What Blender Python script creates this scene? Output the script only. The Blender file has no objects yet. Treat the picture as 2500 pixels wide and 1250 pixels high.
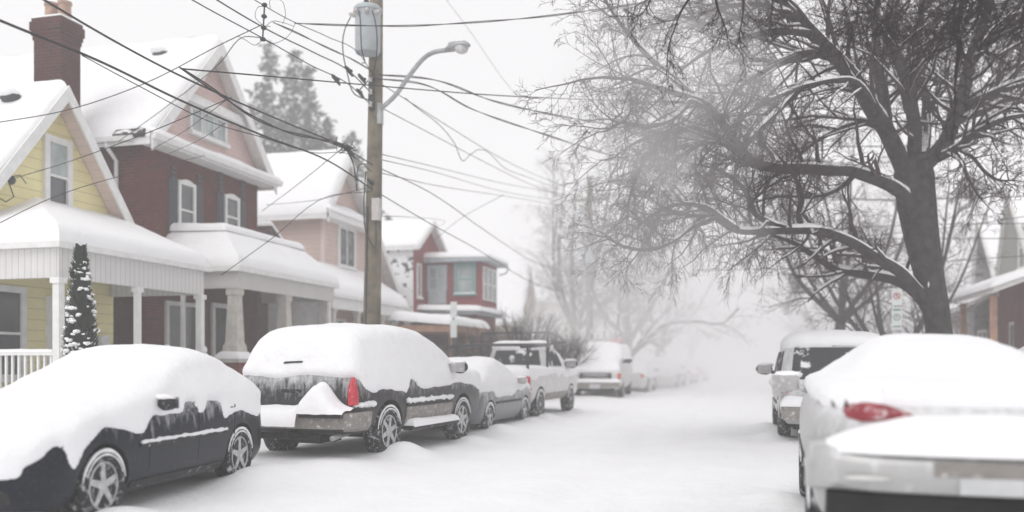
import bpy, bmesh, math, random
import numpy as np
from mathutils import Vector, Matrix, noise as mnoise
from mathutils.bvhtree import BVHTree

sc = bpy.context.scene
COL = sc.collection
R = math.radians
PI = math.pi

# ------------------------------------------------------------------ camera geometry of the place
F = 2150.0; CX = 1250.0; HY = 882.0; H = 1.45
TH = math.atan(565 / F); SN = math.sin(TH); CS = math.cos(TH)
def ray(px, py):
    u = (px - CX) / F; v = (HY - py) / F
    return Vector((-SN + u * CS, CS + u * SN, v))
CAM = Vector((0, 0, H))
def atX(px, py, X): d = ray(px, py); return CAM + d * (X / d.x)
def atY(px, py, Y): d = ray(px, py); return CAM + d * (Y / d.y)
def atD(px, py, D): return CAM + ray(px, py) * D
def gnd(px, py, z=0.0): d = ray(px, py); return CAM + d * ((z - H) / d.z)
def depth(p): return p[1] * CS - p[0] * SN

# ------------------------------------------------------------------ materials
def newmat(name):
    m = bpy.data.materials.new(name); m.use_nodes = True
    return m, m.node_tree, m.node_tree.nodes['Principled BSDF']
def N(nt, t, **kw):
    n = nt.nodes.new(t)
    for k, v in kw.items():
        if k.startswith('i_'):
            n.inputs[int(k[2:])].default_value = v
        else:
            setattr(n, k, v)
    return n
def coords(nt, scale=(1, 1, 1)):
    tc = N(nt, 'ShaderNodeTexCoord'); mp = N(nt, 'ShaderNodeMapping')
    mp.inputs['Scale'].default_value = scale
    nt.links.new(tc.outputs['Object'], mp.inputs['Vector'])
    return mp.outputs['Vector']
def noise_fac(nt, scale, detail=4, lo=.4, hi=.6, vec=None, rough=.55):
    n = N(nt, 'ShaderNodeTexNoise'); n.inputs['Scale'].default_value = scale
    n.inputs['Detail'].default_value = detail; n.inputs['Roughness'].default_value = rough
    nt.links.new(vec if vec is not None else coords(nt), n.inputs['Vector'])
    r = N(nt, 'ShaderNodeMapRange'); r.inputs[1].default_value = lo; r.inputs[2].default_value = hi
    nt.links.new(n.outputs['Fac'], r.inputs[0])
    return r.outputs[0]
def mixc(nt, fac, a, b):
    m = N(nt, 'ShaderNodeMix', data_type='RGBA')
    if isinstance(fac, (int, float)): m.inputs[0].default_value = fac
    else: nt.links.new(fac, m.inputs[0])
    for s, v in ((6, a), (7, b)):
        if isinstance(v, (tuple, list)): m.inputs[s].default_value = (*v, 1) if len(v) == 3 else v
        else: nt.links.new(v, m.inputs[s])
    return m.outputs[2]
def math_(nt, op, a, b=None):
    m = N(nt, 'ShaderNodeMath', operation=op)
    for i, v in enumerate((a, b)):
        if v is None: continue
        if isinstance(v, (int, float)): m.inputs[i].default_value = v
        else: nt.links.new(v, m.inputs[i])
    return m.outputs[0]
def bump(nt, bs, h, strength=.3, dist=.02):
    b = N(nt, 'ShaderNodeBump'); b.inputs['Strength'].default_value = strength; b.inputs['Distance'].default_value = dist
    nt.links.new(h, b.inputs['Height']); nt.links.new(b.outputs[0], bs.inputs['Normal'])

def mat_plain(name, c, rough=.7, var=.12, scale=6., metal=0., spec=.3, dust=0., bumpy=0.):
    m, nt, bs = newmat(name)
    f = noise_fac(nt, scale, 5, .3, .7)
    c2 = tuple(max(0, x * (1 - var * 2)) for x in c); c1 = tuple(min(1, x * (1 + var)) for x in c)
    col = mixc(nt, f, c2, c1)
    if dust:
        g = noise_fac(nt, 14, 8, .62 - dust * .35, .80 - dust * .25, rough=.7)
        col = mixc(nt, g, col, (.82, .82, .83))
    nt.links.new(col, bs.inputs['Base Color'])
    bs.inputs['Roughness'].default_value = rough; bs.inputs['Metallic'].default_value = metal
    bs.inputs['Specular IOR Level'].default_value = spec
    if bumpy: bump(nt, bs, noise_fac(nt, 30, 6, .2, .8), bumpy, .01)
    return m
def mat_snow(name='snow_material', c=(.90, .90, .91)):
    m, nt, bs = newmat(name)
    f = noise_fac(nt, 1.3, 4, .3, .7)
    nt.links.new(mixc(nt, f, tuple(x * .96 for x in c), c), bs.inputs['Base Color'])
    bs.inputs['Roughness'].default_value = .75; bs.inputs['Specular IOR Level'].default_value = .15
    h = math_(nt, 'ADD', math_(nt, 'MULTIPLY', noise_fac(nt, 5, 3, .2, .8), .7), math_(nt, 'MULTIPLY', noise_fac(nt, 45, 6, .2, .8), .14))
    bump(nt, bs, h, .5, .05)
    return m
def sepxyz(nt):
    tc = N(nt, 'ShaderNodeTexCoord'); s = N(nt, 'ShaderNodeSeparateXYZ')
    nt.links.new(tc.outputs['Object'], s.inputs[0]); return s.outputs
def mat_siding(name, c, pitch=.16, groove=.55):
    """horizontal clapboards: a saw-tooth bump with a dark line under each board"""
    m, nt, bs = newmat(name)
    o = sepxyz(nt)
    fr = math_(nt, 'FRACT', math_(nt, 'DIVIDE', math_(nt, 'ADD', o[2], 20.0), pitch))
    line = N(nt, 'ShaderNodeMapRange'); line.inputs[1].default_value = .0; line.inputs[2].default_value = .10
    nt.links.new(fr, line.inputs[0])
    f = noise_fac(nt, 2.5, 5, .3, .7)
    base = mixc(nt, f, tuple(x * .9 for x in c), c)
    nt.links.new(mixc(nt, line.outputs[0], tuple(x * groove for x in c), base), bs.inputs['Base Color'])
    bs.inputs['Roughness'].default_value = .6; bs.inputs['Specular IOR Level'].default_value = .2
    bump(nt, bs, math_(nt, 'SUBTRACT', 1.0, fr), .8, .02)
    return m
def mat_boards(name, c, pitch=.13):
    m, nt, bs = newmat(name)
    o = sepxyz(nt)
    fr = math_(nt, 'FRACT', math_(nt, 'DIVIDE', math_(nt, 'ADD', math_(nt, 'ADD', o[0], o[1]), 40.0), pitch))
    line = N(nt, 'ShaderNodeMapRange'); line.inputs[1].default_value = .0; line.inputs[2].default_value = .14
    nt.links.new(fr, line.inputs[0])
    f = noise_fac(nt, 3, 5, .3, .7)
    nt.links.new(mixc(nt, line.outputs[0], tuple(x * .55 for x in c), mixc(nt, f, tuple(x * .92 for x in c), c)), bs.inputs['Base Color'])
    bs.inputs['Roughness'].default_value = .6
    bump(nt, bs, line.outputs[0], .6, .01)
    return m
def mat_brick(name, c1, c2, mortar, sc_=1.0):
    m, nt, bs = newmat(name)
    o = sepxyz(nt); cb = N(nt, 'ShaderNodeCombineXYZ')
    nt.links.new(math_(nt, 'ADD', o[0], o[1]), cb.inputs[0]); nt.links.new(o[2], cb.inputs[1])
    b = N(nt, 'ShaderNodeTexBrick')
    b.inputs['Scale'].default_value = sc_; b.inputs['Brick Width'].default_value = .22; b.inputs['Row Height'].default_value = .075
    b.inputs['Mortar Size'].default_value = .010; b.inputs['Mortar Smooth'].default_value = .2; b.inputs['Bias'].default_value = -.2
    b.inputs['Color1'].default_value = (*c1, 1); b.inputs['Color2'].default_value = (*c2, 1); b.inputs['Mortar'].default_value = (*mortar, 1)
    nt.links.new(cb.outputs[0], b.inputs['Vector'])
    f = noise_fac(nt, 1.6, 6, .35, .7)
    nt.links.new(mixc(nt, f, b.outputs['Color'], tuple(x * .75 for x in c1)), bs.inputs['Base Color'])
    bs.inputs['Roughness'].default_value = .85; bs.inputs['Specular IOR Level'].default_value = .1
    bump(nt, bs, math_(nt, 'SUBTRACT', 1.0, b.outputs['Fac']), .4, .01)
    return m
def mat_glass(name, c=(.04, .045, .05), rough=.08, spec=.9):
    m, nt, bs = newmat(name)
    f = noise_fac(nt, 2.2, 3, .35, .65)
    nt.links.new(mixc(nt, f, c, tuple(x * 1.6 for x in c)), bs.inputs['Base Color'])
    bs.inputs['Roughness'].default_value = rough; bs.inputs['Specular IOR Level'].default_value = spec
    return m
def mat_paint(name, c, dust_lo=.52, dust_hi=.72, zlo=.2, zhi=1.0, metal=.3, spec=.3):
    """car paint, with frost and blown snow clinging in vertical streaks, more of it higher up"""
    m, nt, bs = newmat(name)
    v = coords(nt, (7, 7, 2.4))
    o = sepxyz(nt)
    hz = N(nt, 'ShaderNodeMapRange'); hz.inputs[1].default_value = zlo; hz.inputs[2].default_value = zhi
    hz.inputs[3].default_value = -.24; hz.inputs[4].default_value = .20
    nt.links.new(o[2], hz.inputs[0])
    n = N(nt, 'ShaderNodeTexNoise'); n.inputs['Scale'].default_value = 1.6; n.inputs['Detail'].default_value = 8; n.inputs['Roughness'].default_value = .68
    nt.links.new(v, n.inputs['Vector'])
    r = N(nt, 'ShaderNodeMapRange'); r.inputs[1].default_value = dust_lo; r.inputs[2].default_value = dust_hi
    r.inputs[4].default_value = .8
    nt.links.new(math_(nt, 'ADD', n.outputs['Fac'], hz.outputs[0]), r.inputs[0])
    fine = noise_fac(nt, 60, 3, .62, .74)
    fac = math_(nt, 'MAXIMUM', r.outputs[0], math_(nt, 'MULTIPLY', fine, .14))
    nt.links.new(mixc(nt, fac, c, (.80, .80, .82)), bs.inputs['Base Color'])
    rr = N(nt, 'ShaderNodeMapRange'); rr.inputs[3].default_value = .28; rr.inputs[4].default_value = .8
    nt.links.new(fac, rr.inputs[0]); nt.links.new(rr.outputs[0], bs.inputs['Roughness'])
    bs.inputs['Metallic'].default_value = metal
    bs.inputs['Specular IOR Level'].default_value = spec
    return m
def mat_snowy(name, c, amount=.5, scale=9., upward=.5):
    """surface with snow stuck to it in patches, more on faces that look up"""
    m, nt, bs = newmat(name)
    g = N(nt, 'ShaderNodeNewGeometry'); s = N(nt, 'ShaderNodeSeparateXYZ'); nt.links.new(g.outputs['Normal'], s.inputs[0])
    n = N(nt, 'ShaderNodeTexNoise'); n.inputs['Scale'].default_value = scale; n.inputs['Detail'].default_value = 6
    nt.links.new(coords(nt), n.inputs['Vector'])
    a = math_(nt, 'ADD', n.outputs['Fac'], math_(nt, 'MULTIPLY', s.outputs[2], upward * .5))
    r = N(nt, 'ShaderNodeMapRange'); r.inputs[1].default_value = .78 - amount * .5; r.inputs[2].default_value = .86 - amount * .5
    nt.links.new(a, r.inputs[0])
    nt.links.new(mixc(nt, r.outputs[0], c, (.86, .86, .87)), bs.inputs['Base Color'])
    bs.inputs['Roughness'].default_value = .8; bs.inputs['Specular IOR Level'].default_value = .15
    return m

M = {}
M['snow'] = mat_snow()
M['snow_car'] = mat_snow('car_snow', (.89, .89, .905))
M['yellow'] = mat_siding('yellow_siding', (.86, .78, .44), .21)
M['pink'] = mat_siding('pink_siding', (.66, .50, .47), .12)
M['pink2'] = mat_siding('dusty_pink_siding', (.62, .48, .43), .17)
M['beige'] = mat_siding('beige_siding', (.5, .44, .36), .2)
M['grey_siding'] = mat_siding('grey_siding', (.085, .085, .09), .14)
M['pale_siding'] = mat_siding('pale_siding', (.30, .295, .275), .14)
M['brown'] = mat_plain('brown_boards', (.16, .10, .09), .8)
M['brick'] = mat_brick('red_brick', (.125, .026, .018), (.055, .014, .010), (.12, .07, .06))
M['brick_ch'] = mat_brick('chimney_brick', (.085, .022, .018), (.028, .011, .010), (.10, .075, .07))
M['redwood'] = mat_siding('red_boards', (.25, .05, .058), .14)
M['redbrick2'] = mat_brick('dull_brick', (.20, .05, .045), (.13, .04, .04), (.2, .14, .13))
M['shingle'] = mat_snowy('snowy_shingles', (.07, .065, .065), .75, 5., .1)
M['white'] = mat_plain('white_trim', (.78, .78, .77), .55, .05)
M['soffit'] = mat_plain('soffit_paint', (.72, .70, .68), .6, .06)
M['soffit_pink'] = mat_siding('pinkish_soffit', (.72, .60, .56), .14, .75)
M['boards'] = mat_boards('frieze_boards', (.68, .67, .66), .13)
M['boards_fine'] = mat_boards('fine_frieze_boards', (.60, .58, .57), .05)
M['roof'] = mat_snowy('roof_felt', (.06, .055, .055), .3, 4, .3)
M['glass'] = mat_glass('dark_glass')
M['glass_pale'] = mat_glass('sky_paled_glass', (.26, .30, .30), .15, .8)  # pale base colour imitates the sky reflected in the panes
M['shutter'] = mat_plain('charcoal_shutter', (.055, .058, .066), .6, .1)
M['teal'] = mat_plain('teal_trim', (.20, .33, .32), .6, .08)
M['greyblue'] = mat_plain('grey_blue_paint', (.42, .46, .48), .6, .08)
M['stone'] = mat_plain('pale_stone', (.55, .52, .48), .8, .1, bumpy=.3)
M['clay'] = mat_plain('clay_pot', (.42, .28, .21), .85, .15)
M['pole'] = mat_plain('weathered_pole', (.20, .175, .13), .9, .25, 3., bumpy=.5)
M['steel'] = mat_plain('galvanised_steel', (.42, .43, .44), .45, .1, metal=.4)
M['tank'] = mat_plain('grey_tank_paint', (.42, .46, .48), .5, .08, 3.)
M['darkmetal'] = mat_plain('dark_metal', (.05, .05, .055), .5, .15)
M['wire'] = mat_plain('wire_rubber', (.035, .033, .035), .6, .1)
M['insul'] = mat_plain('porcelain', (.55, .52, .50), .3, .1)
M['bark'] = mat_plain('grey_bark', (.045, .040, .038), .95, .3, 7., bumpy=.6)
M['bark_dk'] = mat_plain('dark_bark', (.030, .026, .026), .95, .25, 7.)
M['bark_hazed'] = mat_snowy('haze_paled_bark', (.09, .083, .08), .42, 3., .3)  # paler bark with snow patches: distance haze put into the colour
M['twig_hazed'] = mat_snowy('haze_paled_twigs', (.12, .105, .10), .46, 2., .2)  # far twigs lightened the same way, haze painted into them
M['twig'] = mat_plain('reddish_twig', (.060, .040, .041), .95, .25, 3.)
M['twig_dk'] = mat_plain('dark_twig', (.032, .022, .023), .95, .25, 3.)
M['needle'] = mat_snowy('spruce_needles', (.06, .07, .062), .42, 1.2, .4)  # snow patches on the needles double as painted distance haze
M['cedar'] = mat_snowy('cedar_foliage', (.045, .055, .045), .30, 5., .5)
M['bush'] = mat_snowy('bush_twigs', (.05, .04, .035), .22, 5., .3)
M['tyre'] = mat_plain('dusted_tyre', (.022, .022, .024), .85, .2, 9., dust=.28)
M['rim'] = mat_plain('alloy_rim', (.50, .50, .51), .4, .1, 8., metal=.5, dust=.35)
M['black'] = mat_plain('black_plastic', (.02, .02, .022), .6, .2, 6., dust=.12)
M['under'] = mat_plain('underbody', (.015, .015, .016), .9, .2)
M['navy'] = mat_paint('navy_paint', (.007, .010, .018), .54, .88, .5, .98, .05, .18)
M['pewter'] = mat_paint('pewter_paint', (.035, .034, .036), .52, .86, .6, 1.18, .05, .2)
M['taupe'] = mat_plain('taupe_cladding', (.26, .24, .22), .6, .1, 6., dust=.2)
M['grey_car'] = mat_paint('grey_car_paint', (.16, .165, .18), .50, .72, .3, .9)
M['white_car'] = mat_plain('white_car_paint', (.62, .61, .60), .4, .06, 3., dust=.3)
M['silver'] = mat_paint('silver_paint', (.45, .45, .445), .50, .80, .3, 1.1, .3)
M['carglass'] = mat_snowy('frosted_car_glass', (.05, .052, .056), .40, 4., .1)
M['redlamp_dark'] = mat_plain('dark_red_lens', (.26, .018, .03), .3, .15, 9., spec=.5, dust=.22)
M['beacon_red'] = mat_plain('snowed_red_lens', (.55, .20, .19), .4, .12, 9., dust=.5)
M['redlamp'] = mat_plain('red_lens', (.55, .03, .05), .25, .12, 12., spec=.6, dust=.1)
M['lens'] = mat_plain('clear_lens', (.6, .6, .58), .2, .08, 12., spec=.6)
M['orange'] = mat_plain('amber_lens', (.60, .14, .06), .25, .1, 9., spec=.6)
M['chrome'] = mat_plain('dull_chrome', (.45, .44, .44), .3, .1, 9., metal=.7, dust=.3)
M['plate'] = mat_plain('plate_white', (.55, .56, .57), .5, .05)
M['blueink'] = mat_plain('blue_ink', (.03, .07, .25), .6, .05)
M['signred'] = mat_plain('sign_red', (.5, .04, .05), .5, .05)
M['signgreen'] = mat_plain('sign_green', (.05, .22, .13), .5, .05)
M['signwhite'] = mat_plain('sign_white', (.72, .74, .73), .5, .05)
M['wood'] = mat_plain('bare_porch_wood', (.42, .24, .16), .8, .15, 4.)
M['ground'] = mat_snow('ground_snow', (.905, .905, .915))

# ------------------------------------------------------------------ mesh builder
ORG = {}
class MB:
    def __init__(s): s.v = []; s.f = []; s.m = []
    def add(s, vs, fs, mi=0):
        o = len(s.v); s.v.extend([tuple(p) for p in vs]); s.f.extend([tuple(i + o for i in f) for f in fs]); s.m.extend([mi] * len(fs))
    def obox(s, O, Rv, U, Nv, a0, a1, b0, b1, c0, c1, mi=0, bev=0):
        O = Vector(O); Rv = Vector(Rv); U = Vector(U); Nv = Vector(Nv)
        P = [O + Rv * a + U * b + Nv * c for c in (c0, c1) for b in (b0, b1) for a in (a0, a1)]
        s.add(P, [(0, 2, 3, 1), (4, 5, 7, 6), (0, 1, 5, 4), (2, 6, 7, 3), (0, 4, 6, 2), (1, 3, 7, 5)], mi)
    def box(s, x0, x1, y0, y1, z0, z1, mi=0):
        s.obox((0, 0, 0), (1, 0, 0), (0, 1, 0), (0, 0, 1), x0, x1, y0, y1, z0, z1, mi)
    def prism(s, poly, dvec, mi=0):
        n = len(poly); d = Vector(dvec)
        vs = [Vector(p) for p in poly] + [Vector(p) + d for p in poly]
        fs = [tuple(range(n))[::-1], tuple(range(n, 2 * n))] + [(i, (i + 1) % n, n + (i + 1) % n, n + i) for i in range(n)]
        s.add(vs, fs, mi)
    def tube(s, pts, rad, n=6, mi=0, caps=True):
        pts = [Vector(p) for p in pts]; k = len(pts)
        if not hasattr(rad, '__len__'): rad = [rad] * k
        vs = []; up = None
        for i, p in enumerate(pts):
            t = (pts[min(i + 1, k - 1)] - pts[max(i - 1, 0)])
            if t.length < 1e-9: t = Vector((0, 0, 1))
            t.normalize()
            if up is None:
                up = Vector((0, 0, 1)) if abs(t.z) < .9 else Vector((1, 0, 0))
            a = up - t * up.dot(t)
            if a.length < 1e-6: a = t.orthogonal()
            a.normalize(); b = t.cross(a); up = a
            for j in range(n):
                q = 2 * PI * j / n
                vs.append(p + (a * math.cos(q) + b * math.sin(q)) * rad[i])
        fs = []
        for i in range(k - 1):
            for j in range(n):
                fs.append((i * n + j, i * n + (j + 1) % n, (i + 1) * n + (j + 1) % n, (i + 1) * n + j))
        if caps:
            fs.append(tuple(range(n))[::-1]); fs.append(tuple(range((k - 1) * n, k * n)))
        s.add(vs, fs, mi)
    def lathe(s, O, axis, prof, n=24, mi=0):
        """prof: list of (radius, offset along axis)"""
        O = Vector(O); ax = Vector(axis).normalized(); a = ax.orthogonal().normalized(); b = ax.cross(a)
        vs = []
        for r, h in prof:
            for j in range(n):
                q = 2 * PI * j / n; vs.append(O + ax * h + (a * math.cos(q) + b * math.sin(q)) * r)
        fs = [(i * n + j, i * n + (j + 1) % n, (i + 1) * n + (j + 1) % n, (i + 1) * n + j) for i in range(len(prof) - 1) for j in range(n)]
        fs.append(tuple(range(n))[::-1]); fs.append(tuple(range((len(prof) - 1) * n, len(prof) * n)))
        s.add(vs, fs, mi)
    def blob(s, c, rx, ry, rz, amp=.2, seed=0, n=10, mi=0):
        vs = []; fs = []; m = n * 2
        for i in range(n + 1):
            th = PI * i / n
            for j in range(m):
                ph = 2 * PI * j / m
                d = Vector((math.sin(th) * math.cos(ph), math.sin(th) * math.sin(ph), math.cos(th)))
                k = 1 + amp * mnoise.noise(d * 2.2 + Vector((seed * 7.3, seed * 1.7, seed)))
                vs.append((c[0] + d.x * rx * k, c[1] + d.y * ry * k, c[2] + d.z * rz * k))
        for i in range(n):
            for j in range(m):
                fs.append((i * m + j, (i + 1) * m + j, (i + 1) * m + (j + 1) % m, i * m + (j + 1) % m))
        s.add(vs, fs, mi)
    def build(s, name, mats, parent=None, smooth=False, local=False, angle=None):
        me = bpy.data.meshes.new(name)
        org = Vector((0, 0, 0))
        if parent is not None and not local: org = ORG.get(parent.name, Vector((0, 0, 0)))
        me.from_pydata([(p[0] - org.x, p[1] - org.y, p[2] - org.z) for p in s.v], [], s.f)
        ml = mats if isinstance(mats, (list, tuple)) else [mats]
        for mm in ml: me.materials.append(M[mm] if isinstance(mm, str) else mm)
        if len(ml) > 1: me.polygons.foreach_set('material_index', s.m)
        if smooth: me.polygons.foreach_set('use_smooth', [True] * len(me.polygons))
        if angle: me.set_sharp_from_angle(angle=R(angle))
        me.validate(); me.update()
        o = bpy.data.objects.new(name, me); COL.objects.link(o)
        if parent is not None:
            o.parent = parent; ORG[o.name] = org
        return o
def thing(name, label, cat, loc, rz=0, group=None):
    o = bpy.data.objects.new(name, None); COL.objects.link(o)
    o.empty_display_size = .2
    o.location = loc; o.rotation_euler = (0, 0, rz); o['label'] = label; o['category'] = cat
    if group: o['group'] = group
    ORG[o.name] = Vector(loc); return o
def tag(o, label, cat, group=None):
    o['label'] = label; o['category'] = cat
    if group: o['group'] = group
    return o
def struct(o): o['kind'] = 'structure'; return o

def vnoise(x, y, z, s=0.):
    """smooth value noise on arrays, -1..1"""
    xi = np.floor(x).astype(np.int64); yi = np.floor(y).astype(np.int64); zi = np.floor(z).astype(np.int64)
    fx = x - xi; fy = y - yi; fz = z - zi
    fx = fx * fx * (3 - 2 * fx); fy = fy * fy * (3 - 2 * fy); fz = fz * fz * (3 - 2 * fz)
    def h(a, b, c):
        n = (a * 374761393 + b * 668265263 + c * 2147483647 + int(s * 1013)) & 0x7fffffff
        n = ((n ^ (n >> 13)) * 1274126177) & 0x7fffffff
        return ((n ^ (n >> 16)) & 0xffff) / 32767.5 - 1
    r = 0
    for a in (0, 1):
        for b in (0, 1):
            for c in (0, 1):
                r = r + h(xi + a, yi + b, zi + c) * (fx if a else 1 - fx) * (fy if b else 1 - fy) * (fz if c else 1 - fz)
    return r
def smoothstep(a, b, x):
    t = np.clip((x - a) / (b - a), 0, 1); return t * t * (3 - 2 * t)

# ------------------------------------------------------------------ snow slab over any four-cornered roof face
def espace(n, e0, e1):
    t = np.linspace(0, 1, n)
    if e0 and e1: return .5 - .5 * np.cos(PI * t)
    if e0: return 1 - np.cos(PI / 2 * t)
    if e1: return np.sin(PI / 2 * t)
    return t
def snow_quad(mb, A, B, Cc, D, th=.2, edges=(1, 1, 1, 1), nu=26, nv=18, amp=.15, seed=0, rad=.28, sag=0.):
    """A-B is the eave, D-C the upper edge; edges = (AB, BC, CD, DA) rounded or not"""
    A, B, Cc, D = [np.array(p, float) for p in (A, B, Cc, D)]
    us = espace(nu, edges[3], edges[1]); vs_ = espace(nv, edges[0], edges[2])
    Lu = max(np.linalg.norm(B - A), np.linalg.norm(Cc - D)); Lv = max(np.linalg.norm(D - A), np.linalg.norm(Cc - B))
    V = []
    for v in vs_:
        for u in us:
            p = (A * (1 - u) + B * u) * (1 - v) + (D * (1 - u) + Cc * u) * v
            d = 1e9
            if edges[0]: d = min(d, v * Lv)
            if edges[1]: d = min(d, (1 - u) * Lu)
            if edges[2]: d = min(d, (1 - v) * Lv)
            if edges[3]: d = min(d, u * Lu)
            k = min(d / rad, 1); k = math.sqrt(max(0, 1 - (1 - k) ** 2))
            nz = mnoise.noise(Vector((p[0] * .9, p[1] * .9, seed * 3.1 + p[2] * .5))) + .35 * mnoise.noise(Vector((p[0] * 3, p[1] * 3, seed)))
            V.append((p[0], p[1], p[2] + k * th * (1 + amp * nz) - .015))
    fs = [(j * nu + i, j * nu + i + 1, (j + 1) * nu + i + 1, (j + 1) * nu + i) for j in range(nv - 1) for i in range(nu - 1)]
    mb.add(V, fs)

# ------------------------------------------------------------------ windows, doors on any wall
def window(parent, O, Rv, Nv, w, h, frame='white', glass='glass', lights=(1, 2), trim=.10, sill=True, arch=0., name='window', glass2=None, snow=True):
    U = (0, 0, 1); mb = MB()
    mb.obox(O, Rv, U, Nv, -trim, 0, -trim * .6, h + trim, -.02, .07)
    mb.obox(O, Rv, U, Nv, w, w + trim, -trim * .6, h + trim, -.02, .07)
    if arch:
        O_ = Vector(O); Rv_ = Vector(Rv); Nv_ = Vector(Nv); pl = []
        for i in range(9):
            t = i / 8; pl.append(O_ + Rv_ * (w * t) + Vector((0, 0, h + trim + arch * (1 - (2 * t - 1) ** 2))) - Nv_ * .02)
        pl = [O_ + Vector((0, 0, h)) - Nv_ * .02] + pl[:1] + pl[1:] + [O_ + Rv_ * w + Vector((0, 0, h)) - Nv_ * .02]
        mb.prism(pl[::-1], Nv_ * .088)
    else:
        mb.obox(O, Rv, U, Nv, -.002, w + .002, h, h + trim, -.02, .068)
    mb.obox(O, Rv, U, Nv, -.002, w + .002, -trim * .6, 0, -.02, .068)
    nx, ny = lights
    for i in range(1, nx): mb.obox(O, Rv, U, Nv, w * i / nx - .03, w * i / nx + .03, 0, h, -.02, .05)
    for j in range(1, ny): mb.obox(O, Rv, U, Nv, 0, w, h * j / ny - .025, h * j / ny + .025, -.02, .053)
    f = mb.build(name, frame, parent)
    p = MB()
    if glass2 and ny == 2:
        p.obox(O, Rv, U, Nv, .001, w - .001, h / 2, h - .001, -.015, .028, 0); p.obox(O, Rv, U, Nv, .001, w - .001, .001, h / 2, -.015, .012, 1)
        p.build('pane', [glass, glass2], f)
    else:
        p.obox(O, Rv, U, Nv, .001, w - .001, .001, h - .001, -.015, .022); p.build('pane', glass, f)
    if sill:
        q = MB(); q.obox(O, Rv, U, Nv, -trim - .04, w + trim + .04, -trim * .6 - .07, -trim * .6 - .002, -.02, .13); q.build('sill', frame, f)
        if snow:
            q = MB(); O_ = Vector(O); Rv_ = Vector(Rv); Nv_ = Vector(Nv); z0 = Vector((0, 0, -trim * .6 - .004))
            snow_quad(q, O_ + Rv_ * (-trim) + Nv_ * .13 + z0, O_ + Rv_ * (w + trim) + Nv_ * .13 + z0, O_ + Rv_ * (w + trim) + Nv_ * .03 + z0, O_ + Rv_ * (-trim) + Nv_ * .03 + z0, .07, (1, 1, 0, 1), 12, 5, .3, w, .06)
            q.build('sill_snow', 'snow', f, True)
    return f
def win_px(parent, X, p0, p1, **kw):
    """window on a wall X = const facing +X, from the pixel corners of its glass (upper left, lower right)"""
    a = atX(*p0, X); b = atX(*p1, X)
    return window(parent, (X, a.y, b.z), (0, 1, 0), (1, 0, 0), b.y - a.y, a.z - b.z, **kw)
def win_pxY(parent, Y, p0, p1, **kw):
    a = atY(*p0, Y); b = atY(*p1, Y)
    return window(parent, (a.x, Y, b.z), (1, 0, 0), (0, -1, 0), b.x - a.x, a.z - b.z, **kw)

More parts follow.
